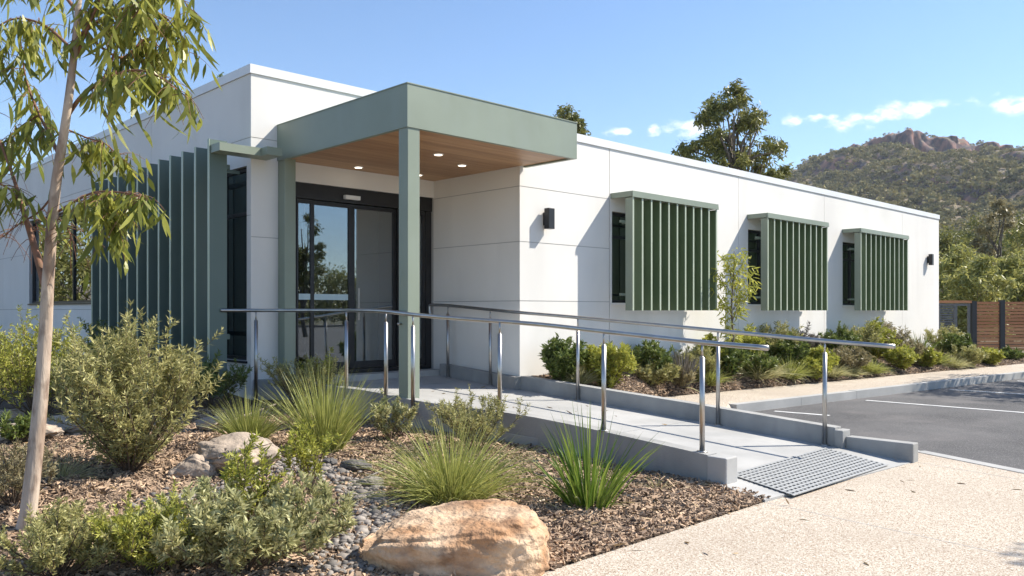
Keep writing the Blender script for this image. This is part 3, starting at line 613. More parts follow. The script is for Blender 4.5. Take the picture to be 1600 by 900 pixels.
def shrub(loc, h, w_, nst, per, m, label, leaf=(.028,.007), group=None, name='shrub', prof=OVAL, ang=.9, seed=1, cat='shrub', upright=.7, start=.25, subs=5, stemr=.006):
    rs = np.random.default_rng(seed); th = thing(name, loc, label, cat, group); o = np.array(loc)
    sg = Geo(); LP = []; LD = []
    for i in range(nst):
        a = rs.uniform(0, 6.283); r = math.sqrt(rs.random())*w_*.5; hh = h*(1-(r/(w_*.5))**2*.38)*rs.uniform(.72, 1.05)
        tip = np.array([math.cos(a)*r, math.sin(a)*r, hh]); mid = tip*[.5, .5, .42]+rs.normal(size=3)*.03*h; mid2 = tip*[.88,.88,.75]+rs.normal(size=3)*.03*h
        b0 = np.array([math.cos(a), math.sin(a), 0])*.03*w_*rs.random()-[0,0,.02]
        P = smooth_path([b0, mid, mid2, tip], 4)+o; tube(sg, P, np.linspace(stemr, stemr*.3, len(P)), 4, False)
        segs = [P]
        for s_ in range(subs):
            k = rs.integers(int(len(P)*start), len(P)-2); d = unit(unit(P[k+1]-P[k])*upright + rs.normal(size=3)*[.55,.55,.25]+np.array([0,0,.35])); ln = h*rs.uniform(.14, .34)
            Q = P[k]+np.outer(np.linspace(0, 1, 5), d*ln)+np.outer(np.linspace(0, 1, 5)**2, [0,0,ln*.15]); segs.append(Q); tube(sg, Q, np.linspace(stemr*.5, stemr*.2, 5), 3, False)
        for Q in segs:
            n = per; s0 = start if Q is P else .1
            t = (s0+(1-s0)*rs.random(n)**.8)*(len(Q)-1); k = np.minimum(t.astype(int), len(Q)-2); f = (t-k)[:, None]; c = Q[k]*(1-f)+Q[k+1]*f; dd = unit(Q[k+1]-Q[k])
            rad = unit(np.cross(dd, rs.normal(size=(n, 3)))); LP.append(c); LD.append(unit(dd*rs.uniform(.3, 1.2, n)[:, None]+rad*ang))
    sg.build('stems', M['stem'], th)
    LP = np.concatenate(LP); LD = np.concatenate(LD); n = len(LP); g = Geo()
    blades(g, LP, LD, leaf[0]*rs.uniform(.6, 1.25, n), leaf[1]*rs.uniform(.7, 1.2, n), rs.normal(size=(n,3))*.15, prof, rs); g.build('foliage', m, th)
    return th
def bypx(px, py, gf): return ongr(px, py, gf)
def scale_at(p): return (p[0]*FW[0]+p[1]*FW[1])/1289

# front garden: (px, base py, height px, width px)
def F(px, py): return ongr(px, py, gz)
def hw(p, hp, wp): s = scale_at(p); return hp*s, wp*s
p = F(205, 738); h, ww = hw(p, 250, 222); shrub(p, h*.92, ww, 62, 42, M['grey_leaf'], 'large grey green rosemary like shrub right of the young tree trunk', (.055,.012), seed=3, subs=8, start=.12)
p = F(60, 655); h, ww = hw(p, 150, 200); shrub(p, h, ww, 46, 34, M['yel_leaf'], 'wide yellow green shrub behind the tree trunk at the left edge', (.05,.013), seed=4, subs=6)
p = F(-10, 640); h, ww = hw(p, 120, 120); shrub(p, h, ww, 26, 30, M['grey_leaf'], 'dusty shrub cut by the left edge of the photo, in front of the white wall', (.05,.012), seed=44, subs=6)
p = F(385, 893); h, ww = hw(p, 150, 330); shrub(p, h*.86, ww, 46, 44, M['sage_leaf'], 'broad sage green shrub in the foreground beside the orange boulder', (.05,.0135), seed=5, subs=7)
p = F(90, 905); h, ww = hw(p, 120, 260); shrub(p, h*.85, ww, 50, 40, M['grey_leaf'], 'low olive shrub across the bottom left corner', (.032,.008), seed=6, subs=6)
p = F(235, 900); h, ww = hw(p, 130, 170); shrub(p, h*.9, ww, 36, 38, M['yel_leaf'], 'small yellowish shrub between the low olive shrub and the sage shrub', (.032,.008), seed=61, subs=6)
p = F(395, 850); h, ww = hw(p, 180, 75); shrub(p, h, ww, 9, 40, M['yel_leaf'], 'thin upright yellow green sprig standing in the sage shrub', (.042,.013), seed=7, subs=3, start=.3)
p = F(485, 775); h, ww = hw(p, 105, 80); shrub(p, h, ww, 12, 34, M['yel_leaf'], 'leafy bright sprig above the pebble bed', (.04,.013), seed=71, subs=3)
p = F(20, 790); h, ww = hw(p, 95, 150); shrub(p, h, ww, 30, 30, M['dry_leaf'], 'dry straw coloured low plant at the foot of the young tree', (.04,.008), seed=8, subs=5)
p = F(25, 695); h, ww = hw(p, 45, 70); shrub(p, h, ww, 14, 24, M['dk_leaf'], 'small bright leafy plant beside the flat rock at the left edge', (.06,.02), seed=81, subs=3)
p = F(470, 640); h, ww = hw(p, 85, 130); shrub(p, h, ww, 30, 30, M['grey_leaf'], 'olive shrub between the two rear grass clumps and the landing', (.045,.011), seed=9, subs=5)
p = F(500, 620); h, ww = hw(p, 78, 50); shrub(p, h, ww, 9, 30, M['yel_leaf'], 'slender yellow green plant in front of the left door panel', (.06,.016), seed=91, subs=3)
p = F(330, 640); h, ww = hw(p, 80, 110); shrub(p, h, ww, 24, 28, M['dk_leaf'], 'dark green leafy shrub under the last tall green blade', (.06,.016), seed=92, subs=5)
p = F(610, 690); h, ww = hw(p, 70, 70); shrub(p, h, ww, 16, 30, M['sage_leaf'], 'blue green leafy plant left of the widest grass clump', (.045,.016), seed=93, subs=4)
p = F(745, 705); h, ww = hw(p, 85, 170); shrub(p, h, ww, 34, 34, M['grey_leaf'], 'feathery olive shrub between the widest grass clump and the ramp kerb', (.04,.008), seed=94, subs=5)
p = F(170, 600); h, ww = hw(p, 90, 130); shrub(p, h, ww, 26, 28, M['dk_leaf'], 'green shrub at the foot of the tall blades, behind the grey green shrub', (.06,.016), seed=95, subs=5)
p = F(388, 694); h, ww = hw(p, 98, 110); tuft(p, h, ww*.9, 520, M['grass_y'], 'yellow green grass clump leftmost of the three, right of the pale rounded rock', seed=2, wd=.009)
p = F(508, 704); h, ww = hw(p, 160, 135); tuft(p, h, ww, 560, M['grass_y'], 'tall upright yellow green grass clump in the middle, in front of the landing', seed=3, wd=.010, droop=.35)
p = F(705, 782); h, ww = hw(p, 170, 235); tuft(p, h*.96, ww, 1000, M['grass_y'], 'widest yellow green grass clump, behind the orange boulder', seed=4, wd=.0075, droop=.75)
p = F(920, 792); h, ww = hw(p, 176, 200); tuft(p, h, ww*.8, 150, M['grass_d'], 'deep green strappy clump with broad blades beside the ramp kerb', seed=5, wd=.017, droop=.35)
p = F(1025, 765); h, ww = hw(p, 38, 75); tuft(p, h, ww, 40, M['grass_p'], 'tiny sparse grass tuft at the foot of the ramp kerb', seed=6, wd=.006, droop=.5)
p = F(95, 745); h, ww = hw(p, 60, 150); tuft(p, h, ww, 200, M['grass_p'], 'dry spreading straw tuft right of the tree trunk', seed=61, wd=.006, droop=.8)

# right garden bed plants
def Gb(px, py): return ongr(px, py, gb)
BED = [('s',878,597,62,56,'dk_leaf','dark green leafy shrub nearest the white wall corner'),
('t',905,600,40,50,'grass_p','pale grass tuft right of the dark shrub near the wall corner'),
('s',950,608,62,78,'yel_leaf','large yellow green shrub behind the middle ramp posts'),
('s',1003,585,56,58,'dk_leaf','dark bushy shrub under the left end of the first sun screen'),
('s',1020,606,34,70,'grey_leaf','low olive shrub in front of the dark bushy one'),
('u',1068,606,66,48,'purple','purple grey strappy plant under the first sun screen'),
('t',1112,607,38,46,'grass_y','small yellow green tuft beside the slim ramp post'),
('s',1090,590,40,60,'grey_leaf','dull green low shrub behind the purple strappy plant'),
('s',1135,590,44,50,'dk_leaf','dark green shrub left of the slender young tree'),
('s',1160,572,52,62,'yel_leaf','yellow green shrub between slender tree and second window'),
('t',1192,604,50,96,'grass_p','broad pale cream grass tuft in front of the slender tree'),
('t',1240,600,44,70,'grass_y','bright yellow green grass tuft right of the pale cream one'),
('s',1215,570,58,60,'grey_leaf','tall feathery olive shrub under the second sun screen'),
('s',1255,566,44,50,'purple','reddish brown shrub under the right end of the second screen'),
('s',1283,584,38,48,'yel_leaf','low lime shrub between second and third screens'),
('s',1325,582,36,56,'dry_leaf','pale straw coloured low shrub under the third window'),
('s',1312,560,44,50,'dk_leaf','dark shrub against the wall under the third window'),
('t',1368,587,26,58,'grass_y','brightest lime ground tuft at the edge of the side path'),
('s',1345,560,46,54,'grey_leaf','tall seed headed olive shrub under the third sun screen'),
('s',1385,558,48,60,'dry_leaf','pale flowering shrub under the right end of the third screen'),
('s',1408,577,30,52,'yel_leaf','low yellow green shrub right of the lime tuft'),
('u',1437,556,44,56,'dk_leaf','dark strappy plant near the second wall lamp'),
('s',1448,574,24,40,'yel_leaf','small round lime shrub in front of the dark strappy plant'),
('s',1475,552,38,50,'grey_leaf','olive shrub at the far end of the white wall'),
('t',1490,574,24,50,'grass_p','pale low grass mound just past the far end of the white wall'),
('s',1510,570,28,50,'grey_leaf','round grey green shrub below the side gate'),
('s',1545,567,24,40,'yel_leaf','small orange green shrub in front of the first fence panel'),
('s',1575,562,18,44,'dk_leaf','dark low plant at the foot of the fence near the right edge'),
('t',1335,590,20,40,'grass_p','tiny pale tuft at the path edge left of the lime tuft'),
('s',1060,612,22,50,'dry_leaf','small reddish low plant at the path edge behind the ramp kerb')]
BED2 = [('s',912,585,34,44,'yel_leaf','small bright shrub against the wall behind the pale tuft'),
('s',1115,580,46,50,'yel_leaf','golden green shrub beneath the right end of the first screen'),
('s',1230,578,46,60,'dk_leaf','fresh green leafy shrub under the middle of the second screen'),
('s',1180,590,34,60,'dk_leaf','dark low shrub behind the pale cream tuft'),
('t',1300,590,30,56,'grass_p','pale mound of fine grass left of the third window'),
('s',1270,592,28,50,'yel_leaf','low golden shrub at the path edge right of the bright tuft'),
('t',1345,580,32,50,'grass_y','fresh green grass tuft behind the lime ground tuft'),
('s',1365,562,52,60,'yel_leaf','tall golden shrub against the wall under the third screen'),
('s',1425,570,34,50,'dry_leaf','buff low shrub left of the dark strappy plant'),
('t',1462,568,30,54,'grass_y','yellow green grass tuft near the far end of the white wall'),
('s',1495,560,34,50,'dk_leaf','green shrub just past the far wall end below the gate')]
for k, (ty, px, py, hp, wp, mm, lab) in enumerate(BED+BED2):
    if px > 1500: x, y = onz(px, py, .2); p = (x, y, .13)
    else: p = Gb(px, py)
    if p[1] > 8.6 and p[0] < XE: p = (p[0], 8.55, gb(p[0], 8.55))
    h, ww = hw(p, hp*1.08, wp*1.08)
    ye = (E_(p[0]) if p[0] > 11.3 else 8.2-(11.3-p[0])*.9)+min(.14*ww+.05, .25)
    if px <= 1500 and p[1] < ye: yy = min(ye, 8.6); p = (p[0]+(yy-p[1])*.9, yy, gb(p[0]+(yy-p[1])*.9, yy))
    gr = 'plants in the bed under the long wall'
    if ty == 's': shrub(p, h, ww, 32, 26, M[mm], lab, (.085,.028) if mm in ('dk_leaf','yel_leaf') else (.085,.018), gr, seed=200+k, subs=5, stemr=.007, start=.12)
    elif ty == 't': tuft(p, h, ww, 380, M[mm], lab, gr, wd=.016, droop=.9, seed=300+k)
    else: tuft(p, h, ww*.9, 90, M[mm], lab, gr, wd=.035, droop=.25, seed=300+k, name='strappy_plant', cat='plant')

lx = []
for _ in range(620):
    x, y = s_front(); lx.append((x, y, gz(x, y)+.022))
for _ in range(24):
    x, y = random.uniform(2.5, 9), 3.47-abs(random.gauss(0, .55)); lx.append((x, y, .004))
for _ in range(26):
    y = random.uniform(4.2, 10); x = random.uniform(6.6, 8.7); lx.append((x, y, fz(y)+.004))
lx = np.array(lx); n = len(lx); g = Geo(); D_ = rng.normal(size=(n,3)); D_[:,2] *= .12; blades(g, lx, unit(D_), rng.uniform(.05,.12,n), .015, np.tile([0,0,.12], (n,1))*rng.random((n,1)), LANCE)
M['litter'] = leafm('fallen_leaf', (.16,.09,.04), (.50,.36,.19), .1); tag(g.build('leaf_litter', M['litter']), 'fallen dry gum leaves scattered on the mulch, ramp and path', 'leaves', kind='stuff')
# ------------------------------------------------------------------ trees
def limb(a, b, sag=.0, n=5, wob=.03, rs=random):
    a, b = np.array(a, float), np.array(b, float); L = np.linalg.norm(b-a)
    P = [a+(b-a)*t+np.array([rs.gauss(0,1), rs.gauss(0,1), 0])*wob*L*math.sin(math.pi*t)+np.array([0,0,sag*L])*math.sin(math.pi*t) for t in np.linspace(0,1,n)]
    return smooth_path(P, 3)
def px3(px, py, t): v = ray(px, py)*t; return np.array([v[0], v[1], EYE+v[2]])
# young eucalypt in the foreground
bx_, by_, bz_ = F(40, 828); T0 = bx_*FW[0]+by_*FW[1]
yt = thing('young_eucalyptus_tree', (bx_, by_, bz_), 'young eucalyptus with pale pinkish trunk and long hanging leaves in the left foreground', 'tree')
tr = [px3(40,835,T0), px3(48,770,T0), px3(62,640,T0+.02), px3(71,520,T0+.03), px3(75,440,T0), px3(86,300,T0-.05), px3(104,180,T0-.1), px3(118,60,T0-.12), px3(126,-60,T0-.1), px3(122,-200,T0)]
g = Geo(); P = smooth_path(tr, 5); tube(g, P, np.interp(np.arange(len(P)), [0,3,12,20,30,45], [.074,.054,.044,.038,.027,.010]), 16); trunk = g.build('trunk', M['bark'], yt, True)
BR = [([(72,450),(55,390),(38,335),(15,260),(-25,160)], [0,.05,.1,.15,.2], .030), ([(103,185),(128,150),(160,128),(205,110),(245,118),(290,150)], [0,-.1,-.2,-.3,-.35,-.4], .016),
      ([(118,60),(160,30),(210,10),(262,30),(290,80)], [0,.1,.15,.2,.25], .014), ([(92,330),(112,318),(150,300),(200,302),(232,310)], [0,-.15,-.25,-.35,-.4], .010),
      ([(95,250),(80,215),(62,180),(40,120),(30,40)], [0,.15,.25,.35,.4], .014), ([(110,110),(130,60),(160,-10),(190,-80)], [0,-.1,-.15,-.2], .014),
      ([(122,20),(80,-30),(30,-60),(-40,-40)], [0,.1,.2,.2], .014), ([(40,340),(20,300),(-15,285),(-50,300)], [0,-.05,-.1,-.1], .010), ([(115,80),(70,40),(20,30),(-30,60)], [0,.2,.3,.35], .012),
      ([(86,300),(62,330),(30,350),(5,370)], [0,.1,.15,.2], .008), ([(160,128),(190,60),(220,10),(250,-40)], [0,-.1,-.2,-.2], .010), ([(150,300),(175,335),(185,365)], [-.25,-.3,-.3], .006), ([(100,200),(135,215),(165,225),(190,250)], [0,.1,.1,.15], .007),
      ([(90,340),(105,355),(112,375)], [0,-.1,-.15], .006), ([(140,60),(190,90),(230,60),(262,90)], [0,.2,.3,.3], .010), ([(60,180),(30,200),(0,230)], [.25,.3,.3], .008), ([(130,40),(180,-20),(250,-40),(300,20)], [0,.0,.0,0], .01)]
g = Geo(); LP = []; LD = []; LL = []
def hang(p, n, spread, L):
    for _ in range(n if DCUR else 0):
        q_ = p+rng.normal(size=3)*spread; d = unit(np.array([rng.normal()*.42, rng.normal()*.42, -1.0])); LP.append(q_); LD.append(d); LL.append(L*rng.uniform(.6, 1.15))
DENS = [0,12,11,7,6,13,11,3,9,0,13,6,5,0,13,4,13]
for bi, (pp, ds, r0) in enumerate(BR):
    DCUR = DENS[bi]
    P = smooth_path([px3(a, b, T0+d) for (a, b), d in zip(pp, ds)], 6); tube(g, P, np.linspace(r0, .0035, len(P)), 7)
    for k in range(int(len(P)*.30), len(P)):
        for _ in range(2):
            if rng.random() < .78:
                d = unit(rng.normal(size=3)*[1,1,.4]+np.array([0,0,.1])); ln = rng.uniform(.08,.26); Q = P[k]+np.outer(np.linspace(0,1,5), d*ln)-np.outer(np.linspace(0,1,5)**2, [0,0,ln*rng.uniform(.4,1.1)])
                tube(g, Q, np.linspace(.003,.0014,5), 4, False)
                for q_ in Q[1:]: hang(q_, max(1, int(rng.poisson(DENS[bi]/14*1.15))), .012, .16)
        if k > len(P)*.45: hang(P[k], max(1, DENS[bi]//9), .02, .17)
g.build('branches', M['twig'], yt, True)
LP = np.array(LP); LD = np.array(LD); LL = np.array(LL); keep = ~((LP[:, 2] > 4.6))
LP, LD, LL = LP[keep], LD[keep], LL[keep]
g = Geo(); n = len(LP); blades(g, LP, LD, LL*1.15, .029*rng.uniform(.75, 1.25, n), rng.normal(size=(n,3))*[.18,.18,.05], (.15,.8,1,.62,0)); g.build('leaves', M['euc'], yt)

def euc_tree(loc, H, cr_, label, m, nclump=16, nleaf=240, leaf=.22, group=None, trunk_r=.16, base_frac=.45, seed=1, cat='tree', name='eucalyptus_tree', flat=.8, clr=.30, lw=.28, bark='bark_far', sh=None):
    rs = np.random.default_rng(seed); rr = random.Random(seed); th = thing(name, loc, label, cat, group); o = np.array(loc, float)
    g = Geo(); fork = H*base_frac; top = np.array([rs.normal()*.04*H, rs.normal()*.04*H, H*.86])
    fk = np.array([rs.normal()*.02*H, rs.normal()*.02*H, fork]); P = smooth_path([o-[0,0,.1], o+fk*.5+[rs.normal()*.02*H, 0, 0], o+fk, o+top], 4); tube(g, P, np.linspace(trunk_r, trunk_r*.15, len(P)), 8)
    cents = []
    for i in range(nclump):
        for _ in range(40):
            u = rs.random()**.9; zz = base_frac*.95+(1.0-base_frac*.95)*u; prf = math.sin(math.pi*min(1, (u*.86+.14)))**.6 if sh is None else sh(u)
            a = rs.uniform(0, 6.283); r = cr_*prf*math.sqrt(rs.random())*.82; c = np.array([math.cos(a)*r, math.sin(a)*r, H*zz-cr_*.1])
            if all(np.linalg.norm((c-d)*[1,1,1.25]) > cr_*clr*.95 for d in cents): break
        cents.append(c)
        k = rr.randint(len(P)//3, len(P)-3); st = P[k]
        while st[2]-o[2] > c[2]-.02*H and k > len(P)//3: k -= 1; st = P[k]
        tube(g, limb(st, o+c, .08, 5, .05, rr), np.linspace(trunk_r*.38, trunk_r*.06, 13), 5, False)
    g.build('trunk', M[bark], th, True)
    g = Geo(); P_ = []; D_ = []
    for c in cents:
        n = int(nleaf*rs.uniform(.6, 1.4)); R_ = cr_*clr*rs.uniform(.7, 1.25)
        # several tufts inside each clump keep the outline uneven
        nt_ = 9; tc_ = sphdir(nt_, .2, rs)*(R_*rs.random((nt_, 1))**.5)*[1,1,flat]
        k = rs.integers(0, nt_, n); q_ = tc_[k]+rs.normal(size=(n,3))*R_*.27*[1,1,.75]
        P_.append(q_+c+o); D_.append(unit(rs.normal(size=(n,3))*[.7,.7,.5]+[0,0,-.55]))
    P_ = np.concatenate(P_); D_ = np.concatenate(D_); n = len(P_)
    blades(g, P_, D_, leaf*rs.uniform(.6,1.3,n), leaf*lw*rs.uniform(.7,1.3,n), rs.normal(size=(n,3))*.1, OVAL, rs); g.build('crown', m, th)
    return th
# slender tree in the garden bed
bx2 = Gb(1143, 592); s_ = scale_at(bx2)
st = thing('slender_young_tree', bx2, 'slender young tree with thin stem and sparse yellow leaves by the second sun screen', 'tree')
g = Geo(); B = np.array(bx2); t2 = s_*1289
tube(g, smooth_path([B-[0,0,.05], px3(1146,540,t2), px3(1143,480,t2), px3(1146,430,t2), px3(1147,392,t2)], 4), np.linspace(.028,.006,17), 7)
ends = [(1118,425),(1112,450),(1175,420),(1172,455),(1150,395),(1130,400),(1165,398),(1125,475),(1160,480),(1178,440),(1140,415),(1156,440),(1135,500),(1150,520)]
lp = []
for k, e in enumerate(ends):
    s0 = px3(1145, min(e[1]+45, 500 if k < 12 else 540), t2); e3 = px3(e[0], e[1], t2+random.uniform(-.3,.3)); L_ = limb(s0, e3, .1, 4, .04); tube(g, L_, np.linspace(.008,.002,len(L_)), 4, False)
    for q_ in L_[3:]: lp += [q_+rng.normal(size=3)*.055 for _ in range(9)]
g.build('trunk', M['bark_far'], st, True)
lp = np.array(lp); n = len(lp); g = Geo(); blades(g, lp, unit(rng.normal(size=(n,3))*[.8,.8,.4]-[0,0,.6]), .13*rng.uniform(.6,1.3,n), .028, rng.normal(size=(n,3))*.1, LANCE); g.build('leaves', M['yel_leaf'], st)
# trees behind the building
euc_tree(at(1145,36), 11.5, 2.75, 'tall spreading eucalyptus rising behind the roof in the centre of the sky', M['euc_far'], 70, 230, .23, seed=15, base_frac=.45, trunk_r=.2, clr=.155)
euc_tree(at(880,44), 12.9, 1.5, 'dark tree top peeping above the roof beside the green canopy', M['euc_far'], 20, 300, .24, seed=12, base_frac=.6, clr=.3)
euc_tree(at(350,30), 10.25, 1.0, 'tree tip just showing over the taller parapet at the left', M['dk_leaf'], 8, 150, .2, seed=13, base_frac=.6)
# wood behind the fence
GR = 'trees behind the timber fence'
WD = [(1562,46,8.1,1.7,'bright','tall thin eucalyptus with forked trunk behind the fence'),(1490,40,4.6,1.9,'b','rounded bright green bush beside the end of the white wall'),(1530,37,4.0,1.6,'b','bright green bush rising over the first fence post'),(1580,42,4.4,1.8,'b','yellow green bush behind the second fence post'),
(1487,62,8.0,2.4,'e','olive tree directly above the far end of the roof'),(1525,70,9.4,2.7,'e','grey olive tree between roof end and tall thin eucalyptus'),(1600,60,8.2,2.8,'b','leafy yellow green tree at the right edge of the photo'),(1640,50,8.6,2.6,'e','olive tree just beyond the right edge behind the fence'),
(1460,75,8.6,2.6,'e','olive tree partly hidden by the end of the white wall'),(1560,85,10.5,3.2,'d','pale dry tree far behind the tall thin eucalyptus'),(1510,95,11,3.4,'e','distant olive tree farthest behind the fence gate'),(1615,90,12,3.6,'d','pale dry tree high behind the right edge'),(1700,55,8,3,'e','olive tree to the right of the fence end'),
(1545,48,3.4,2.0,'d','low pale bush close behind the fence slats'),(1500,48,3.2,1.8,'d','low pale bush behind the side gate'),(1610,40,3.6,1.7,'b','low bright bush behind the last visible fence panel')]
for k, (px, t, H, cr_, ty, lab) in enumerate(WD):
    thin = ty == 'bright'
    euc_tree(at(px, t), H, cr_, lab, M['dry_leaf'] if ty == 'd' or thin else M['euc_bright'] if ty == 'b' else M['euc_far'], 22 if not thin else 16, 330 if not thin else 170, .20+t*.0016, GR, seed=40+k, base_frac=.18 if H < 5 else (.5 if thin else .22), trunk_r=.14, clr=.34 if not thin else .26, name='bush' if H < 5 else 'eucalyptus_tree', cat='bush' if H < 5 else 'tree')
# trees across the car park: they shade the tarmac and are mirrored in the glass
RG = 'trees across the car park'
def mir(px, t): v = at(px, t); return (v[0], 2*YD-v[1], 0)
euc_tree((11.3, -1.75, 0), 5.6, 1.4, 'car park tree shading the near corner of the aggregate path', M['euc'], 10, 260, .16, RG, seed=70, base_frac=.6, trunk_r=.08)
euc_tree((23.2, 2.2, 0), 6.6, 2.9, 'car park tree shading the marked bays', M['euc'], 20, 330, .2, RG, seed=71, base_frac=.45, trunk_r=.1)
euc_tree(mir(480, 50), 7.6, 1.7, 'lone eucalyptus mirrored in the left door glass', M['euc_far'], 18, 240, .25, RG, seed=72, base_frac=.35)
for k, (px, t, H) in enumerate([(440,85,7),(475,90,6),(510,84,6.2),(540,88,5.8),(575,92,6.4),(615,86,7.2),(660,90,6.6),(705,85,8),(380,80,8),(760,80,7),(330,86,7)]):
    euc_tree(mir(px, t), H, 4.0, 'bushy tree across the car park, '+['first','second','third','fourth','fifth','sixth','seventh','eighth','ninth','tenth','eleventh'][k]+' planted in its row', M['euc_bright'] if k % 2 else M['euc_far'], 16, 160, .4, 'row of bushy trees across the car park', seed=80+k, base_frac=.15)
# trees the left windows mirror
for k, (x, y, H) in enumerate([(0,42,9),(-3,50,10),(2.2,38,7),(-6,44,9),(-1.5,34,6)]):
    euc_tree((x, y, .2), H, 3.4, 'bushy tree west of the building, '+['first','second','third','fourth','fifth'][k]+' planted in its row', M['euc_bright'], 14, 160, .35, 'row of trees west of the building', seed=95+k, base_frac=.15)

# ------------------------------------------------------------------ hill
RID = np.array([(-1500,40),(-500,45),(-100,62),(100,85),(200,112),(264,134),(292,149),(329,161),(345,164.5),(355,168),(362,171),(376,174),(391,175.5),(403,174),(414,170.5),(424,168),(434,167),(465,163),(496,157),(560,150),(650,135),(800,95),(1200,60),(2000,30)])
def hz(u, t):
    r = np.interp(u, RID[:, 0], RID[:, 1]); s = np.clip((t-170)/630, 0, 1)
    prof = .52*s+.48*s*s*(3-2*s)
    cl = np.exp(-((u-378)/36)**4)*(.19+.03*np.sin(u*.21))+np.exp(-((u-470)/52)**4)*(.11+.025*np.sin(u*.17))+.015
    k = np.clip((t-778-6*np.sin(u*.13)-4*np.sin(u*.31+1))/22, 0, 1); c = prof*(1-cl*(1-k*k*(3-2*k)))
    z = r*c
    z = np.where(t > 820, r*np.clip(1-(t-820)/700, 0, 1), z)
    return z
us = np.concatenate([np.linspace(-1000, 60, 30), np.linspace(80, 700, 190), np.linspace(720, 1300, 22)]); ts = np.concatenate([np.linspace(165, 740, 70), np.linspace(744, 830, 44), np.linspace(845, 1500, 18)])
V = []
for t in ts:
    for u in us:
        z = float(hz(u, t)); s = min(1, max(0, (t-170)/300))
        if t > 780: z += (noise.fractal(Vector((u*.07, 0, t*.01)), 1, 2, 5)*3.2+noise.noise(Vector((u*.02,3,0)))*2.5)*max(0, 1-(t-780)/400)
        ns = noise.fractal(Vector((u*.011, t*.006, 0)), 1, 2, 4); z += s*(20*(abs(ns)-.25)+4*noise.noise(Vector((u*.04, t*.04, 4)))) * (1 if t < 700 else max(.12, 1-(t-700)/80))
        w_ = max(0, 1-abs(t-792)/30); z += w_*(noise.fractal(Vector((u*.09, t*.05, 2)), 1.0, 2.1, 5)*4.5); du = w_*noise.fractal(Vector((u*.12, z*.05, 7)), .8, 2.1, 4)*9
        p = FW*(t+du)+RT*u; V.append((p[0], p[1], z-.1))
n = len(us); F_ = np.array([(j*n+i, j*n+i+1, (j+1)*n+i+1, (j+1)*n+i) for j in range(len(ts)-1) for i in range(n-1)])
hm = M['hill']; t_ = hm.node_tree; b = t_.nodes['Principled BSDF']
src = b.inputs['Base Color'].links[0].from_socket
# bare rock shows wherever the slope is steep
ge = t_.nodes.new('ShaderNodeNewGeometry'); sp = t_.nodes.new('ShaderNodeSeparateXYZ'); t_.links.new(ge.outputs['True Normal'], sp.inputs[0])
mr = t_.nodes.new('ShaderNodeMapRange'); mr.inputs['From Min'].default_value = .86; mr.inputs['From Max'].default_value = .74; t_.links.new(sp.outputs['Z'], mr.inputs['Value'])
nzk = t_.nodes.new('ShaderNodeTexNoise'); nzk.inputs['Scale'].default_value = .09; nzk.inputs['Detail'].default_value = 9; mpk = t_.nodes.new('ShaderNodeMapping'); mpk.inputs['Scale'].default_value = (1.6,1.6,.35); t_.links.new(ge.outputs['Position'], mpk.inputs[0]); t_.links.new(mpk.outputs[0], nzk.inputs['Vector'])
mk = t_.nodes.new('ShaderNodeMapRange'); mk.inputs['From Min'].default_value = .42; mk.inputs['From Max'].default_value = .6; t_.links.new(nzk.outputs['Fac'], mk.inputs['Value'])
mc = t_.nodes.new('ShaderNodeMix'); mc.data_type = 'RGBA'; mc.inputs['A'].default_value = (.045,.04,.055,1); mc.inputs['B'].default_value = (.27,.135,.10,1); t_.links.new(mk.outputs[0], mc.inputs['Factor'])
mx = t_.nodes.new('ShaderNodeMix'); mx.data_type = 'RGBA'; t_.links.new(mr.outputs[0], mx.inputs['Factor']); t_.links.new(src, mx.inputs['A']); t_.links.new(mc.outputs['Result'], mx.inputs['B']); t_.links.new(mx.outputs['Result'], b.inputs['Base Color'])
g = Geo(); V = np.array(V); g.add(V, F_); struct('hill', g, hm, True)
Z = V[:, 2].reshape(len(ts), n)
def hgt(u, t):
    i = np.clip(np.searchsorted(us, u)-1, 0, n-2); j = np.clip(np.searchsorted(ts, t)-1, 0, len(ts)-2); a = (u-us[i])/(us[i+1]-us[i]); b_ = (t-ts[j])/(ts[j+1]-ts[j])
    return (Z[j, i]*(1-a)*(1-b_)+Z[j, i+1]*a*(1-b_)+Z[j+1, i]*(1-a)*b_+Z[j+1, i+1]*a*b_)
pts = []
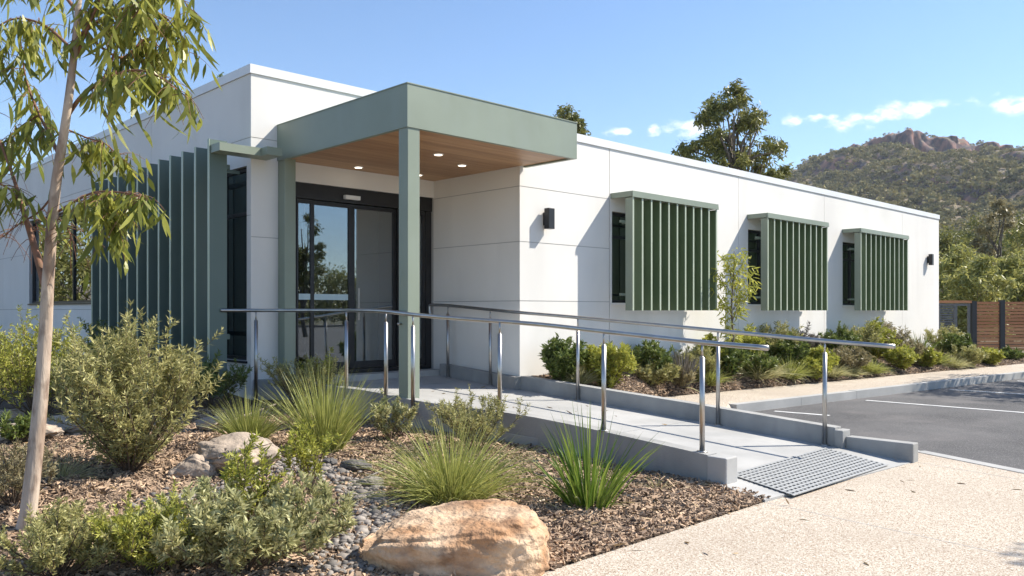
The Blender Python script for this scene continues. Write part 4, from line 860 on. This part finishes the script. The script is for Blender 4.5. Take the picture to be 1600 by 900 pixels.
while len(pts) < 9000:
    t = 150+(random.random()**.75)*690; px = random.uniform(1080, 1720); u = (px-800)/1289*t
    if t > 790 and t < 802: continue
    if t > 760 and random.random() < .55: continue
    if 755 < t < 800 and (abs(u-378) < 36 or abs(u-466) < 50) and random.random() < .86: continue
    if noise.noise(Vector((u*.02, t*.02, 5))) < -.28 and random.random() < .6: continue
    pts.append((u, t))
pts = np.array(pts); hh = np.array([hgt(u, t) for u, t in pts]); hh = np.where(pts[:, 1] < 165, 0, hh); N = len(pts)
base = pts[:, 1:2]*FW+pts[:, 0:1]*RT; base[:, 2] = hh; rad = rng.uniform(1.2, 3.3, N)*np.where(pts[:, 1] < 780, 1, .7)
rad = rad*np.where(rng.random(N) > .9, 1.6, 1)*np.where(rng.random(N) > .6, .7, 1)
K = 34; dirs = sphdir(N*K, .35).reshape(N, K, 3); off = dirs*(rng.random((N, K, 1))**.35)*rad[:, None, None]*[1,1,.72]; C = base[:, None]+off; C[..., 2] += (rad*.85)[:, None]
C = C.reshape(-1, 3); n2 = len(C); Lf = np.repeat(rad, K)*.55; g = Geo()
D_ = unit(np.cross(dirs.reshape(-1, 3)+rng.normal(size=(n2,3))*.5, rng.normal(size=(n2,3)))); blades(g, C-D_*(Lf*.5)[:, None], D_, Lf, Lf*.8, rng.normal(size=(n2,3))*.1, OVAL)
tag(g.build('bushland', M['forest']), 'olive and grey bushland covering the rocky hill', 'bushland', kind='stuff')

# ------------------------------------------------------------------ haze
hzm = bpy.data.materials.new('haze_air'); hzm.use_nodes = True; t_ = hzm.node_tree; t_.nodes.clear(); ou = t_.nodes.new('ShaderNodeOutputMaterial'); pv = t_.nodes.new('ShaderNodeVolumePrincipled')
pv.inputs['Color'].default_value = (.86, .92, 1, 1); pv.inputs['Density'].default_value = .00014; pv.inputs['Anisotropy'].default_value = .0; t_.links.new(pv.outputs[0], ou.inputs['Volume'])
g = Geo(); box(g, -2300, 2300, -2300, 2300, -1.2, 235); tag(g.build('haze', hzm), kind='stuff')
